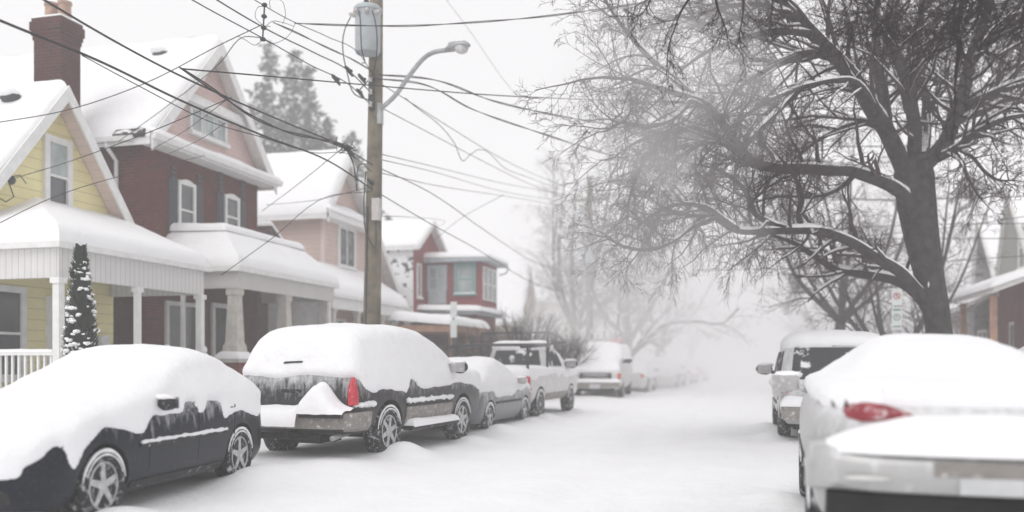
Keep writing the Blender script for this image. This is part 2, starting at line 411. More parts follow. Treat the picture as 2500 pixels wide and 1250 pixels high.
# ------------------------------------------------------------------ gabled house facing the street
def gable_house(root, sg, Xw, Xb, Ys, Yn, Yap, Zes, Zen, Zap, ovr=.4, oves=.35, oven=.35, z0=-.1, wall='yellow', gable=None, zg=None,
                side=None, fascia='white', soffit='soffit', th=.24, snow=True, seed=0, fb=.26):
    """sg=+1: front looks to +X. Zes/Zen/Zap describe the roof plane at the wall lines and the ridge."""
    side = side or wall
    front = [(Xw, Ys, z0), (Xw, Yn, z0), (Xw, Yn, Zen), (Xw, Yap, Zap), (Xw, Ys, Zes)]
    mb = MB()
    if zg is None:
        mb.add(front, [(0, 1, 2, 3, 4) if sg > 0 else (4, 3, 2, 1, 0)], 0)
    else:
        def ys(z): return Ys if z <= Zes else Ys + (Yap - Ys) * (z - Zes) / (Zap - Zes)
        def yn(z): return Yn if z <= Zen else Yn + (Yap - Yn) * (z - Zen) / (Zap - Zen)
        mb.add([(Xw, Ys, z0), (Xw, Yn, z0), (Xw, yn(zg), zg), (Xw, ys(zg), zg)], [(0, 1, 2, 3)], 0)
    mb.add([(Xw, Ys, z0), (Xb, Ys, z0), (Xb, Ys, Zes), (Xw, Ys, Zes)], [(0, 3, 2, 1)], 1)
    mb.add([(Xw, Yn, z0), (Xb, Yn, z0), (Xb, Yn, Zen), (Xw, Yn, Zen)], [(0, 1, 2, 3)], 1)
    mb.add([(Xb, p[1], p[2]) for p in front], [(4, 3, 2, 1, 0)], 1)
    w = mb.build('wall', [wall, side], root)
    if zg is not None:
        g = MB()
        y0, y1 = ys(zg), yn(zg)
        g.prism([(Xw + sg * .0, y0, zg), (Xw, y1, zg), (Xw, Yap, Zap)] if Zes >= zg - .01 or True else [], (sg * .03, 0, 0))
        g.build('gable', gable, root)
    # roof slopes
    def slope(Ye, Ze, ove):
        L = abs(Ye - Yap); k = (L + ove) / L
        return Yap + (Ye - Yap) * k, Zap + (Ze - Zap) * k
    Yse, Zse = slope(Ys, Zes, oves); Yne, Zne = slope(Yn, Zen, oven)
    Xf = Xw + sg * ovr; t = .10
    rf = MB()
    rf.prism([(Xf, Yse, Zse + .02), (Xf, Yap, Zap + .02), (Xf, Yap, Zap + .02 + t), (Xf, Yse, Zse + .02 + t)], (Xb - Xf, 0, 0), 0)
    rf.prism([(Xf, Yne, Zne + .02), (Xf, Yap, Zap + .02), (Xf, Yap, Zap + .02 + t), (Xf, Yne, Zne + .02 + t)], (Xb - Xf, 0, 0), 0)
    r = rf.build('roof', soffit, root)
    fa = MB()
    for (ye, ze) in ((Yse, Zse), (Yne, Zne)):
        fa.prism([(Xf + sg * .002, ye, ze - fb + .14), (Xf + sg * .002, Yap, Zap - fb + .14), (Xf + sg * .002, Yap, Zap + .15), (Xf + sg * .002, ye, ze + .15)], (sg * .045, 0, 0))
    for (ye, ze, q) in ((Yse, Zse, -1), (Yne, Zne, 1)):
        fa.box(min(Xf - sg * .01, Xb), max(Xf - sg * .01, Xb), min(ye, ye + q * .04), max(ye, ye + q * .04), ze - .06, ze + .14)
    fa.build('fascia', fascia, r)
    if snow:
        s = MB(); e = .05
        xo = Xf - sg * .01
        for (ye, ze, q, sd) in ((Yse, Zse, -1, 1), (Yne, Zne, 1, 2)):
            A = (xo, ye + q * .05, ze + .12); B = (Xb, ye + q * .05, ze + .12); Cc = (Xb, Yap, Zap + .12); D = (xo, Yap, Zap + .12)
            snow_quad(s, A, B, Cc, D, th, (1, 0, 0, 1), 30, 26, .18, seed + sd, .22)
        s.build('roof_snow', 'snow', r, True)
    return r

# ================================================================== GROUND
MOUNDS = []
def ground_h(x, y):
    h = .035 * vnoise(x * .35, y * .35, x * 0 + 3.1) + .015 * vnoise(x * 1.3, y * 1.3, x * 0 + 1.7)
    h = h + .10 * smoothstep(-4.2, -5.6, x) + .07 * smoothstep(1.0, 1.9, x)
    h = h + .16 * smoothstep(-7.0, -8.2, x) * (1 + .5 * vnoise(x * .8, y * .5, x * 0 + 9)) + .22 * smoothstep(3.0, 4.0, x) * (1 + .5 * vnoise(x * .8, y * .5, x * 0 + 4))
    for cx, w, d in ((-3.3, .30, .045), (-1.75, .32, .05), (-1.1, .26, .018), (.15, .3, .02)):
        c = cx + .12 * vnoise(y * .12, y * 0 + cx, y * 0)
        h = h - d * np.exp(-((x - c) / w) ** 2) * (1 + .5 * vnoise(x * .5, y * .4, x * 0 + cx))
    for (mx, my, rx, ry, a) in MOUNDS:
        h = h + a * np.exp(-((x - mx) / rx) ** 2 - ((y - my) / ry) ** 2)
    return h
def gz(x, y): return float(ground_h(np.array([x], float), np.array([y], float))[0])

# ================================================================== VEHICLES
def rrect(yr, yf, w, rc, bow_r=.04, bow_f=.06, ns=26, nc=6, ne=14):
    """plan outline: rounded rectangle with slightly bowed ends"""
    rc = min(rc, w * .95, (yf - yr) * .45)
    P = []
    def arc(cx, cy, a0):
        for i in range(nc): P.append((cx + rc * math.cos(a0 + i * PI / 2 / nc), cy + rc * math.sin(a0 + i * PI / 2 / nc)))
    for i in range(ns): P.append((w, yr + rc + (yf - yr - 2 * rc) * i / ns))
    arc(w - rc, yf - rc, 0)
    for i in range(ne): P.append((w - rc - (2 * w - 2 * rc) * i / ne, yf))
    arc(-w + rc, yf - rc, PI / 2)
    for i in range(ns): P.append((-w, yf - rc - (yf - yr - 2 * rc) * i / ns))
    arc(-w + rc, yr + rc, PI)
    for i in range(ne): P.append((-w + rc + (2 * w - 2 * rc) * i / ne, yr))
    arc(w - rc, yr + rc, PI * 1.5)
    yc = (yr + yf) / 2; hl = (yf - yr) / 2; out = []
    for x, y in P:
        t = (y - yc) / hl
        xx = x * (1 - .035 * t * t * (1 if abs(t) > .0 else 0))
        yy = y - (bow_f if t > 0 else -bow_r) * (x / w) ** 2 * abs(t) ** 3
        out.append((xx, yy))
    return out
def stack(rings, nz=44, smooth=2):
    """body lofted through plan rings (z, y_rear, y_front, half width, corner radius)"""
    r = np.array(rings, float); z = r[:, 0]
    # arc-length like parameter so that flat tops get rows too
    d = np.abs(np.diff(z)) + .25 * np.abs(np.diff(r[:, 1])) + .25 * np.abs(np.diff(r[:, 2])) + .5 * np.abs(np.diff(r[:, 3]))
    s = np.concatenate([[0], np.cumsum(d)]); t = np.linspace(0, s[-1], nz)
    q = np.stack([np.interp(t, s, r[:, i]) for i in range(5)], 1)
    for _ in range(smooth):
        qq = q.copy(); qq[1:-1] = .25 * q[:-2] + .5 * q[1:-1] + .25 * q[2:]; q = qq
    mb = MB(); V = []; n = None
    for row in q:
        ring = rrect(row[1], row[2], row[3], row[4]); n = len(ring)
        V += [(x, y, row[0]) for x, y in ring]
    fs = [(i * n + j, i * n + (j + 1) % n, (i + 1) * n + (j + 1) % n, (i + 1) * n + j) for i in range(len(q) - 1) for j in range(n)]
    fs.append(tuple(range(n))[::-1]); fs.append(tuple(range((len(q) - 1) * n, len(q) * n)))
    mb.add(V, fs); return mb
def eval_mesh(o):
    dg = bpy.context.evaluated_depsgraph_get(); dg.update()
    return bpy.data.meshes.new_from_object(o.evaluated_get(dg))
def kill(o):
    me = o.data; bpy.data.objects.remove(o); bpy.data.meshes.remove(me)
def remeshed(mbs, voxel):
    j = MB()
    for m in mbs: j.add(m.v, m.f)
    o = j.build('tmp', 'snow'); md = o.modifiers.new('r', 'REMESH'); md.mode = 'VOXEL'; md.voxel_size = voxel
    me = eval_mesh(o); kill(o); return me
def arrs(me):
    n = len(me.vertices); co = np.empty(n * 3); me.vertices.foreach_get('co', co); no = np.empty(n * 3)
    me.vertices.foreach_get('normal', no); return co.reshape(-1, 3), no.reshape(-1, 3)
def relax(me, co, it, lock=None):
    e = np.empty(len(me.edges) * 2, dtype=np.int64); me.edges.foreach_get('vertices', e); e = e.reshape(-1, 2)
    deg = np.bincount(e.ravel(), minlength=len(co))[:, None]
    for _ in range(it):
        a = np.zeros_like(co); np.add.at(a, e[:, 0], co[e[:, 1]]); np.add.at(a, e[:, 1], co[e[:, 0]])
        new = co * .4 + .6 * a / deg
        co = new if lock is None else co * (1 - lock) + new * lock
    return co
def snow_shell(parent, mbs, voxel, maskf, thick_top=.13, thick_side=.05, smooth=10, seed=0, amp=.35, name='snow_cover'):
    me = remeshed(mbs, voxel); co, no = arrs(me)
    m = np.clip(maskf(co[:, 0], co[:, 1], co[:, 2], no[:, 0], no[:, 1], no[:, 2]), 0, 1)
    m = smoothstep(.15, .88, relax(me, m[:, None].astype(float), 3)[:, 0])
    co2 = relax(me, co, smooth)
    up = smoothstep(.1, .8, no[:, 2])
    t = thick_side + (thick_top - thick_side) * up
    nz = vnoise(co[:, 0] * 1.7 + 5, co[:, 1] * 1.7, co[:, 2] * 1.7, seed) + .3 * vnoise(co[:, 0] * 5, co[:, 1] * 5, co[:, 2] * 5, seed + 2)
    t = t * (1 + amp * nz) + .006 * vnoise(co[:, 0] * 14, co[:, 1] * 14, co[:, 2] * 14, seed) + .004 * vnoise(co[:, 0] * 30, co[:, 1] * 30, co[:, 2] * 30, seed + 5)
    k = m[:, None]
    p = co2 * k + co * (1 - k) + no * (t * m - .03 * (1 - m) ** 3)[:, None]
    lock = (m > .6).astype(float)[:, None]
    p = relax(me, p, 2, lock)
    me.vertices.foreach_set('co', p.ravel())
    bm = bmesh.new(); bm.from_mesh(me); bm.verts.ensure_lookup_table()
    bmesh.ops.delete(bm, geom=[bm.verts[i] for i in np.nonzero(m < .001)[0]], context='VERTS')
    bm.to_mesh(me); bm.free()
    me.materials.clear(); me.materials.append(M['snow_car'])
    me.polygons.foreach_set('use_smooth', [True] * len(me.polygons)); me.update()
    o = bpy.data.objects.new(name, me); COL.objects.link(o); o.parent = parent; me.name = name
    return o
class Body:
    """painted body: lofted solids with the wheel arches cut out, plus a BVH for fitting things on to it"""
    def __init__(s, root, mbs, mat, axles, wr, whw, arch=1.16, under='under', name='body'):
        j = MB()
        for m in mbs: j.add(m.v, m.f)
        s.solids = mbs
        s.bvh = BVHTree.FromPolygons([Vector(v) for v in j.v], j.f)
        first = MB(); first.add(mbs[0].v, mbs[0].f)
        o = first.build(name, [mat, under], None, True)
        ct = MB()
        for y in axles:
            for sx in (-1, 1):
                ct.lathe((sx * (whw - .34), y, wr), (sx, 0, 0), [(wr * arch, 0), (wr * arch, .8)], 32)
        c = ct.build('cut', [mat, under])
        for p in c.data.polygons: p.material_index = 1
        md = o.modifiers.new('b', 'BOOLEAN'); md.object = c; md.operation = 'DIFFERENCE'; md.solver = 'EXACT'
        me = eval_mesh(o); old = o.data; o.modifiers.clear(); o.data = me; bpy.data.meshes.remove(old); kill(c)
        me.name = name
        if len(me.materials) < 2: me.materials.clear(); me.materials.append(M[mat]); me.materials.append(M[under])
        for p in me.polygons:
            cc = p.center
            for y in axles:
                if abs(cc.x) < whw - .33 + .6 and math.hypot(cc.y - y, cc.z - wr) < wr * arch * 1.004 and abs(abs(cc.x)) < whw + .2:
                    n_ = p.normal
                    if math.hypot(cc.y - y, cc.z - wr) > wr * arch * .97 or abs(n_.x) > .99: p.material_index = 1
            p.use_smooth = True
        me.set_sharp_from_angle(angle=R(40))
        o.parent = root; s.obj = o; s.root = root
        if len(mbs) > 1:
            k = MB()
            for m in mbs[1:]: k.add(m.v, m.f)
            k.build('cab', mat, root, True, True, 50)
    def hit(s, side, a, b):
        if side == 'rear': o, d = Vector((a, -9, b)), Vector((0, 1, 0))
        elif side == 'front': o, d = Vector((a, 9, b)), Vector((0, -1, 0))
        elif side == 'left': o, d = Vector((-9, a, b)), Vector((1, 0, 0))
        elif side == 'right': o, d = Vector((9, a, b)), Vector((-1, 0, 0))
        else: o, d = Vector((a, b, 9)), Vector((0, 0, -1))
        h = s.bvh.ray_cast(o, d)
        return (h[0], h[1]) if h[0] is not None else None
    def patch(s, side, poly, off=.012, depth=.03, nsub=4, bulge=0.):
        """a plate that follows the body: poly is (x,z) for rear/front, (y,z) for left/right; returns an MB"""
        # resample outline
        P = []
        for i in range(len(poly)):
            a, b = poly[i], poly[(i + 1) % len(poly)]
            for k in range(nsub): P.append((a[0] + (b[0] - a[0]) * k / nsub, a[1] + (b[1] - a[1]) * k / nsub))
        cx = sum(p[0] for p in P) / len(P); cy = sum(p[1] for p in P) / len(P)
        V = []; n = len(P); last = None
        nd = {'rear': Vector((0, -1, 0)), 'front': Vector((0, 1, 0)), 'left': Vector((-1, 0, 0)), 'right': Vector((1, 0, 0)), 'top': Vector((0, 0, 1))}[side]
        rows = [(1., -depth), (1., off), (.8, off + bulge * .55), (.55, off + bulge * .85), (.25, off + bulge)]
        for (k, of) in rows:
            for (a, b) in P:
                h = s.hit(side, cx + (a - cx) * k, cy + (b - cy) * k)
                if h is None: h = last or (Vector((0, 0, 0)), nd)
                last = h; V.append(h[0] + h[1] * of)
        fs = [(r * n + i, r * n + (i + 1) % n, (r + 1) * n + (i + 1) % n, (r + 1) * n + i) for r in range(len(rows) - 1) for i in range(n)]
        fs.append(tuple(range((len(rows) - 1) * n, len(rows) * n)))
        mb = MB(); mb.add(V, fs); return mb
    def put(s, name, mat, side, poly, off=.012, smooth=True, **kw):
        return s.patch(side, poly, off, **kw).build(name, mat, s.root, smooth, True, 50)
def rect(a0, a1, b0, b1, r=.02):
    return [(a0 + r, b0), (a1 - r, b0), (a1, b0 + r), (a1, b1 - r), (a1 - r, b1), (a0 + r, b1), (a0, b1 - r), (a0, b0 + r)]
def ell(cx, cy, rx, ry, n=12): return [(cx + rx * math.cos(2 * PI * i / n), cy + ry * math.sin(2 * PI * i / n)) for i in range(n)]
def wheels(root, axles, hw, r, w=.2, spokes=5, rim=.66, rmat='rim', fine=True):
    for y in axles:
        for sx in (-1, 1):
            o = (sx * hw, y, r); ax = (sx, 0, 0); n = 36 if fine else 20
            t = MB()
            t.lathe(o, ax, [(r * rim, -w), (r * .93, -w), (r, -w + .04), (r, -.05), (r * .975, -.018), (r * .92, -.002), (r * .8, .006), (r * (rim + .03), -.004), (r * rim, -.02)], n)
            wo = t.build('wheel', 'tyre', root, True, True, 40)
            sn = MB(); oo = Vector(o)
            for rad_, a0, a1, w_ in ((r * .965, 12, 172, .017), (r * .85, 25, 160, .009)):
                P = []; W = []
                for q in range(22):
                    a = R(a0 + (a1 - a0) * q / 21); P.append(oo + Vector((sx * (-.004 if rad_ > r * .9 else .004), math.cos(a) * rad_, math.sin(a) * rad_))); W.append(w_ * (.35 + .65 * math.sin(PI * min(1, max(0, q / 21)))) * (1 + .45 * mnoise.noise(P[-1] * 9)))
                sn.tube(P, W, 6)
            if fine: sn.build('tyre_snow', 'snow_car', wo, True, True)
            k = MB(); rr = r * rim
            k.lathe(o, ax, [(rr, -.07), (rr, -.012), (rr * .93, -.008), (rr * .88, -.04), (rr * .86, -.085)], n)
            k.lathe(o, ax, [(rr * .26, -.08), (rr * .26, -.02), (rr * .2, -.008), (rr * .05, -.004)], 16)
            if spokes:
                for q in range(spokes):
                    a = 2 * PI * q / spokes + .3; u = Vector((0, math.cos(a), math.sin(a))); v = Vector((0, -math.sin(a), math.cos(a)))
                    b0, b1 = rr * .17, rr * .11
                    P = [u * rr * .1 - v * b0, u * rr * .1 + v * b0, u * rr * .93 + v * b1, u * rr * .93 - v * b1]
                    base = Vector(o) + Vector((sx * -.05, 0, 0))
                    k.prism([base + p for p in P], (sx * .035, 0, 0))
            k.build('rim', rmat, wo, True, True, 35)
            d = MB(); d.lathe(o, ax, [(rr * .87, -.10), (rr * .87, -.09)], 20); d.build('brake_disc', 'under', wo, False, True)
def mirror(root, x, y, z, sx, back, mat='black', s=1.0, face='chrome'):
    """wing mirror at side sx; back = -1 when the glass looks to local -y"""
    mb = MB(); c = Vector((x + sx * .16 * s, y, z))
    mb.blob(c, .125 * s, .07 * s, .085 * s, .12, 3, 8)
    mb.tube([(x - sx * .03, y, z - .06 * s), (x + sx * .06 * s, y, z - .04 * s)], [.03 * s, .025 * s], 8)
    m = mb.build('mirror', mat, root, True, True)
    g = MB(); g.obox(c + Vector((0, back * .055 * s, 0)), (1, 0, 0), (0, 0, 1), (0, back, 0), -.10 * s, .10 * s, -.065 * s, .065 * s, 0, .02 * s)
    g.build('mirror_glass', face, m, False, True)
    sn = MB(); sn.blob(c + Vector((-sx * .03, 0, .065 * s)), .125 * s, .08 * s, .035 * s, .3, 5, 8); sn.build('mirror_snow', 'snow_car', m, True, True)
    return m
def place(root, anchor_local, world_xy, rot, z=None, scale=1.0):
    root.rotation_euler = (0, 0, rot); root.scale = (scale,) * 3
    a = Vector(anchor_local) * scale; c, s = math.cos(rot), math.sin(rot)
    x = world_xy[0] - (a.x * c - a.y * s); y = world_xy[1] - (a.x * s + a.y * c)
    root.location = (x, y, .02 if z is None else z); return root
def rough(y, z, s, f=6., a=.05): return a * vnoise(y * f * .7, z * f * .7, y * 0 + s) + a * .35 * vnoise(y * f * 2, z * f * 2, y * 0 + s)

# ---- 1. navy sedan, nose towards the viewer
SED = [(.20, -2.08, 2.08, .78, .25), (.32, -2.22, 2.24, .86, .38), (.55, -2.25, 2.28, .88, .45), (.70, -2.22, 2.20, .885, .45), (.82, -2.18, 1.95, .875, .4),
       (.92, -2.14, 1.35, .86, .35), (.98, -2.10, .95, .845, .3), (1.04, -1.98, .72, .82, .3), (1.20, -1.66, .30, .74, .3), (1.36, -1.30, -.14, .66, .3), (1.43, -1.0, -.45, .55, .25), (1.45, -.85, -.6, .4, .2)]
def sedan():
    root = thing('parked_sedan', 'dark navy sedan deep under snow, nose toward the viewer, outside the yellow house', 'car', (0, 0, 0), group='cars parked along the left kerb')
    st = stack(SED); B = Body(root, [st], 'navy', (-1.3, 1.3), .32, .88)
    wheels(root, (-1.3, 1.3), .865, .32)
    def mask(x, y, z, nx, ny, nz):
        # lower snow line along the side seen from the road (local -x); rectangular bites where it slid off the doors
        yy = np.array([-2.4, -2.15, -2.0, -1.9, -1.7, -1.45, -1.3, -1.0, -.86, -.80, -.50, -.44, -.30, -.24, -.05, .0, .45, .50, .62, .72, .86, 1.0, 1.3, 1.6, 1.70, 1.78, 1.86, 2.0, 2.3])
        zz = np.array([.95, .95, .93, .72, .70, .76, .80, .74, .70, .95, .95, .82, .80, .95, .95, .84, .84, .86, .80, .68, .70, .76, .80, .62, .44, .52, .74, .60, .42])
        zl = np.interp(y, yy, zz)
        zf = .50 + .06 * np.sin(x * 3)
        zr = .95
        b = np.where(np.abs(ny) > .75, np.where(y > 0, zf, zr), zl) + rough(y, z, 3, 4, .018)
        arch = np.minimum(np.hypot(y - 1.3, z - .32), np.hypot(y + 1.3, z - .32))
        m = smoothstep(-.03, .12, z - b) * smoothstep(.36, .45, arch)
        return np.maximum(m, smoothstep(.45, .7, nz) * (z > .6))
    snow_shell(root, [st], .033, mask, .11, .03, 20, 1)
    mirror(root, -.82, .45, 1.0, -1, -1, 'black', .85)
    mirror(root, .82, .45, 1.0, 1, -1, 'black', .85)
    for y in (-.16, -1.02):
        h = B.put('door_handle', 'navy', 'left', rect(y - .11, y + .11, .875, .915), .025)
    for y in (.62, -.30, -1.12):
        B.put('door_seam', 'under', 'left', rect(y - .006, y + .006, .36, .86, .002), .002, depth=.01)
    B.put('rub_strip', 'black', 'left', rect(-.92, .80, .60, .64, .01), .016)
    s = MB()
    pts = [B.hit('left', yy, .648) for yy in np.linspace(-.9, .78, 30)]
    rr = random.Random(4)
    s.tube([p[0] + Vector((-.012, 0, .008 * rr.random())) for p in pts], [.012 + .014 * rr.random() for _ in pts], 6); s.build('strip_snow', 'snow_car', root, True, True)
    B.put('sill_trim', 'black', 'left', rect(-.88, .88, .24, .30, .01), .012)
    B.put('tail_light', 'redlamp', 'left', [(-2.02, .98), (-1.92, .96), (-2.02, .74), (-2.14, .74), (-2.12, .9)], .008)
    B.put('bumper', 'black', 'front', rect(-.62, .62, .28, .40, .03), .012)
    g = MB()
    for k in range(3):
        q = B.patch('front', rect(-.5, .5, .285 + .04 * k, .303 + .04 * k, .004), .03); g.add(q.v, q.f)
    g.build('grille', 'darkmetal', root, True, True)
    return root
# ---- 2. pewter SUV, tail towards the viewer
SUV = [(.40, -2.38, 2.35, .86, .2), (.50, -2.50, 2.5, .97, .22), (.75, -2.52, 2.52, 1.0, .24), (1.05, -2.50, 2.45, 1.0, .24), (1.16, -2.48, 2.25, .99, .24), (1.24, -2.45, 1.30, .97, .24),
       (1.48, -2.36, .95, .90, .26), (1.68, -2.25, .60, .82, .3), (1.79, -2.08, .32, .74, .3), (1.835, -1.85, .05, .62, .3), (1.85, -1.6, -.3, .45, .3)]
def suv():
    root = thing('parked_suv', 'dark grey SUV capped with thick snow, tail toward the viewer, beside the wooden pole', 'SUV', (0, 0, 0), group='cars parked along the left kerb')
    st = stack(SUV); B = Body(root, [st], 'pewter', (-1.42, 1.42), .39, 1.0, 1.2)
    wheels(root, (-1.42, 1.42), .985, .39, .25, 6, .62)
    def mask(x, y, z, nx, ny, nz):
        yy = np.array([-2.6, -2.3, -2.2, -1.9, -1.6, -1.42, -1.0, -.9, -.75, -.6, -.5, -.3, .3, .9, 1.3, 1.42, 1.9, 2.2, 2.5])
        zz = np.array([1.20, 1.16, 1.02, .93, .96, .99, .92, .86, 1.14, 1.1, 1.02, .96, .96, 1.0, .98, .96, .95, .85, .8])
        zl = np.interp(y, yy, zz)
        zr = 1.17 + .02 * np.sin(x * 5)
        b = np.where((ny < -.6) & (y < -1.8), zr + .006 * np.sin(x * 9), zl + rough(y + x, z, 7, 4, .028))
        m = smoothstep(-.02, .12, z - b)
        return np.maximum(m, smoothstep(.5, .75, nz) * (z > .9))
    snow_shell(root, [st], .036, mask, .12, .04, 14, 2)
    # tailgate details
    B.put('tailgate_trim', 'black', 'rear', rect(-.16, .16, .985, 1.03), .02)
    B.put('rear_wiper', 'black', 'rear', [(-.15, 1.365), (.14, 1.38), (.15, 1.40), (-.13, 1.39)], .075)
    l_ = stack([(.82, -.075, .10, .055, .03), (.86, -.085, .11, .062, .03), (1.0, -.085, .10, .058, .03), (1.12, -.06, .07, .04, .02), (1.20, -.02, .05, .022, .015)], 20, 1)
    q = MB(); q.add([(x + .935, y - 2.44, z) for x, y, z in l_.v], l_.f); q.build('tail_light', 'redlamp', root, True, True, 50)
    # bumper with its step, a wrap-round chrome bar and the taupe cladding
    bm_ = MB()
    ring0 = rrect(-2.72, -1.9, 1.0, .2, .03, 0); ring1 = rrect(-2.74, -1.9, 1.01, .2, .03, 0)
    n = len(ring0)
    V = [(x, y, .50) for x, y in ring0] + [(x, y, .54) for x, y in ring1] + [(x, y, .70) for x, y in ring1] + [(x, y, .72) for x, y in ring0]
    fs = [(r * n + j, r * n + (j + 1) % n, (r + 1) * n + (j + 1) % n, (r + 1) * n + j) for r in range(3) for j in range(n)] + [tuple(range(n))[::-1], tuple(range(3 * n, 4 * n))]
    bm_.add([v if v[1] < -1.92 else (v[0] * .97, v[1], v[2]) for v in V], fs)
    bu = bm_.build('bumper', 'taupe', root, True, True, 40)
    c = MB()
    c.obox((0, -2.745, .655), (1, 0, 0), (0, 0, 1), (0, -1, 0), .28, .93, 0, .06, -.05, .02); c.obox((0, -2.745, .655), (1, 0, 0), (0, 0, 1), (0, -1, 0), -.93, -.62, 0, .06, -.05, .02)
    c.build('bumper_pad', 'darkmetal', bu, False, True)
    # snow heaped on the bumper: two mounds with a hollow between them
    s = MB(); nx_, nd = 60, 12; V = []
    for i in range(nx_ + 1):
        x = -.99 + 1.98 * i / nx_
        top = .72 + .06 + .36 * math.exp(-((x - .50) / .24) ** 2) + .26 * math.exp(-((x + .86) / .20) ** 2) + .035 * math.exp(-((x + .2) / .3) ** 2)
        low = .71 if (x > .28 or x < -.62) else .53
        for j in range(nd + 1):
            t = j / nd
            if t < .5: a = t * 2; y = -2.50 - .10 * a; z = top - .03 * a * a
            else:
                a = (t - .5) * 2; y = -2.60 - .235 * math.sin(a * PI / 2); z = (top - .03) + (low - top + .03) * (1 - math.cos(a * PI / 2))
            V.append((x, y + .015 * mnoise.noise(Vector((x * 4, z * 4, 1))), z + .012 * mnoise.noise(Vector((x * 6, y * 6, 2)))))
    s.add(V, [(i * (nd + 1) + j, i * (nd + 1) + j + 1, (i + 1) * (nd + 1) + j + 1, (i + 1) * (nd + 1) + j) for i in range(nx_) for j in range(nd)])
    s.build('bumper_snow', 'snow_car', bu, True, True)
    for sd in ('right', 'left'):
        B.put('side_cladding', 'taupe', sd, rect(-.88, .88, .43, .72), .02)
        B.put('rub_strip', 'black', sd, rect(-.9, .9, .735, .79), .022)
        B.put('rear_cladding', 'taupe', sd, rect(-2.42, -1.98, .46, .72), .02)
    sgn = 1
    rr = random.Random(8)
    for y0, y1 in ((-.9, .9), (-2.4, -1.95)):
        s = MB(); pts = [B.hit('right', yy, .79) for yy in np.linspace(y0, y1, 40)]
        s.tube([p[0] + Vector((.02, 0, .02 + .02 * rr.random())) for p in pts], [.02 + .03 * rr.random() for _ in pts], 7)
        s.build('strip_snow', 'snow_car', root, True, True)
    for sx in (-1, 1):
        rb = MB(); rb.box(min(sx * .92, sx * 1.1), max(sx * .92, sx * 1.1), -.85, .95, .36, .43); r_ = rb.build('running_board', 'black', root, False, True)
    s = MB()
    snow_quad(s, (1.12, -.85, .43), (1.12, .95, .43), (.93, .95, .43), (.93, -.85, .43), .11, (1, 1, 0, 1), 30, 10, .4, 3, .1); s.build('board_snow', 'snow_car', r_, True, True)
    for y in (-.05,):
        B.put('door_seam', 'under', 'right', rect(y - .006, y + .006, .6, 1.0, .002), .002, depth=.01)
    # gear under the tail: axle, tank, hitch, exhaust
    u = MB(); u.tube([(-.8, -1.42, .36), (.8, -1.42, .36)], .07, 10); u.blob((0, -1.42, .36), .2, .16, .16, .1, 1)
    u.box(-.32, .36, -2.35, -1.75, .27, .48); u.tube([(-.5, -2.55, .38), (.5, -2.55, .38)], .045, 8); u.obox((0, -2.66, .36), (1, 0, 0), (0, 0, 1), (0, 1, 0), -.06, .06, 0, .09, 0, .3)
    u.box(-.7, .7, -1.2, 1.8, .34, .44)
    u.build('undercarriage', 'under', root, False, True)
    u = MB(); u.tube([(.62, -2.0, .40), (.68, -2.45, .38), (.72, -2.62, .37)], .04, 10); u.build('exhaust_pipe', 'steel', root, True, True)
    mirror(root, .95, .85, 1.32, 1, -1, 'black', 1.25, 'chrome'); mirror(root, -.95, .85, 1.32, -1, -1, 'black', 1.25, 'chrome')
    return root
# ---- 3. small grey saloon, tail to the viewer
CMP = [(.20, -2.0, 2.0, .76, .25), (.32, -2.12, 2.14, .83, .36), (.55, -2.15, 2.18, .85, .42), (.72, -2.14, 2.05, .855, .42), (.84, -2.10, 1.7, .845, .38), (.93, -2.05, 1.15, .83, .32),
       (1.0, -1.8, .85, .80, .3), (1.18, -1.35, .42, .71, .3), (1.33, -.95, .0, .62, .3), (1.39, -.6, -.25, .5, .25), (1.41, -.5, -.35, .38, .2)]
def std_mask(zside, zfront, zrear, arches, r, seed, top=.5):
    def mask(x, y, z, nx, ny, nz):
        b = np.where(ny > .7, zfront, np.where(ny < -.7, zrear, zside)) + rough(y + x, z, seed, 4, .06) + .05 * np.sin(y * 2.1 + seed)
        m = smoothstep(0, .08, z - b)
        for a in arches: m = m * smoothstep(r * 1.1, r * 1.3, np.hypot(y - a, z - r))
        return np.maximum(m, smoothstep(.5, .75, nz) * (z > top))
    return mask
def compact(name, label, cat, zside=.72, paint='grey_car', fine=True):
    root = thing(name, label, cat, (0, 0, 0), group='cars parked along the left kerb')
    st = stack(CMP, 36); B = Body(root, [st], paint, (-1.26, 1.26), .30, .85)
    wheels(root, (-1.26, 1.26), .835, .30, .19, 5, .64, fine=fine)
    snow_shell(root, [st], .042 if fine else .06, std_mask(zside, .45, .8, (-1.26, 1.26), .30, 5), .15, .05, 18, 5)
    B.put('side_marker', 'orange', 'right', rect(1.72, 1.82, .62, .68), .012)
    for sd in ('left', 'right'):
        B.put('rub_strip', 'black', sd, rect(-.9, .9, .55, .60, .01), .014)
        B.put('tail_light', 'redlamp', sd, [(-2.08, .66), (-1.92, .68), (-1.95, .84), (-2.06, .84)], .01)
    B.put('licence_plate', 'plate', 'rear', rect(-.15, .15, .5, .58), .03)
    mirror(root, .81, .6, 1.0, 1, -1, paint, .95); mirror(root, -.81, .6, 1.0, -1, -1, paint, .95)
    return root
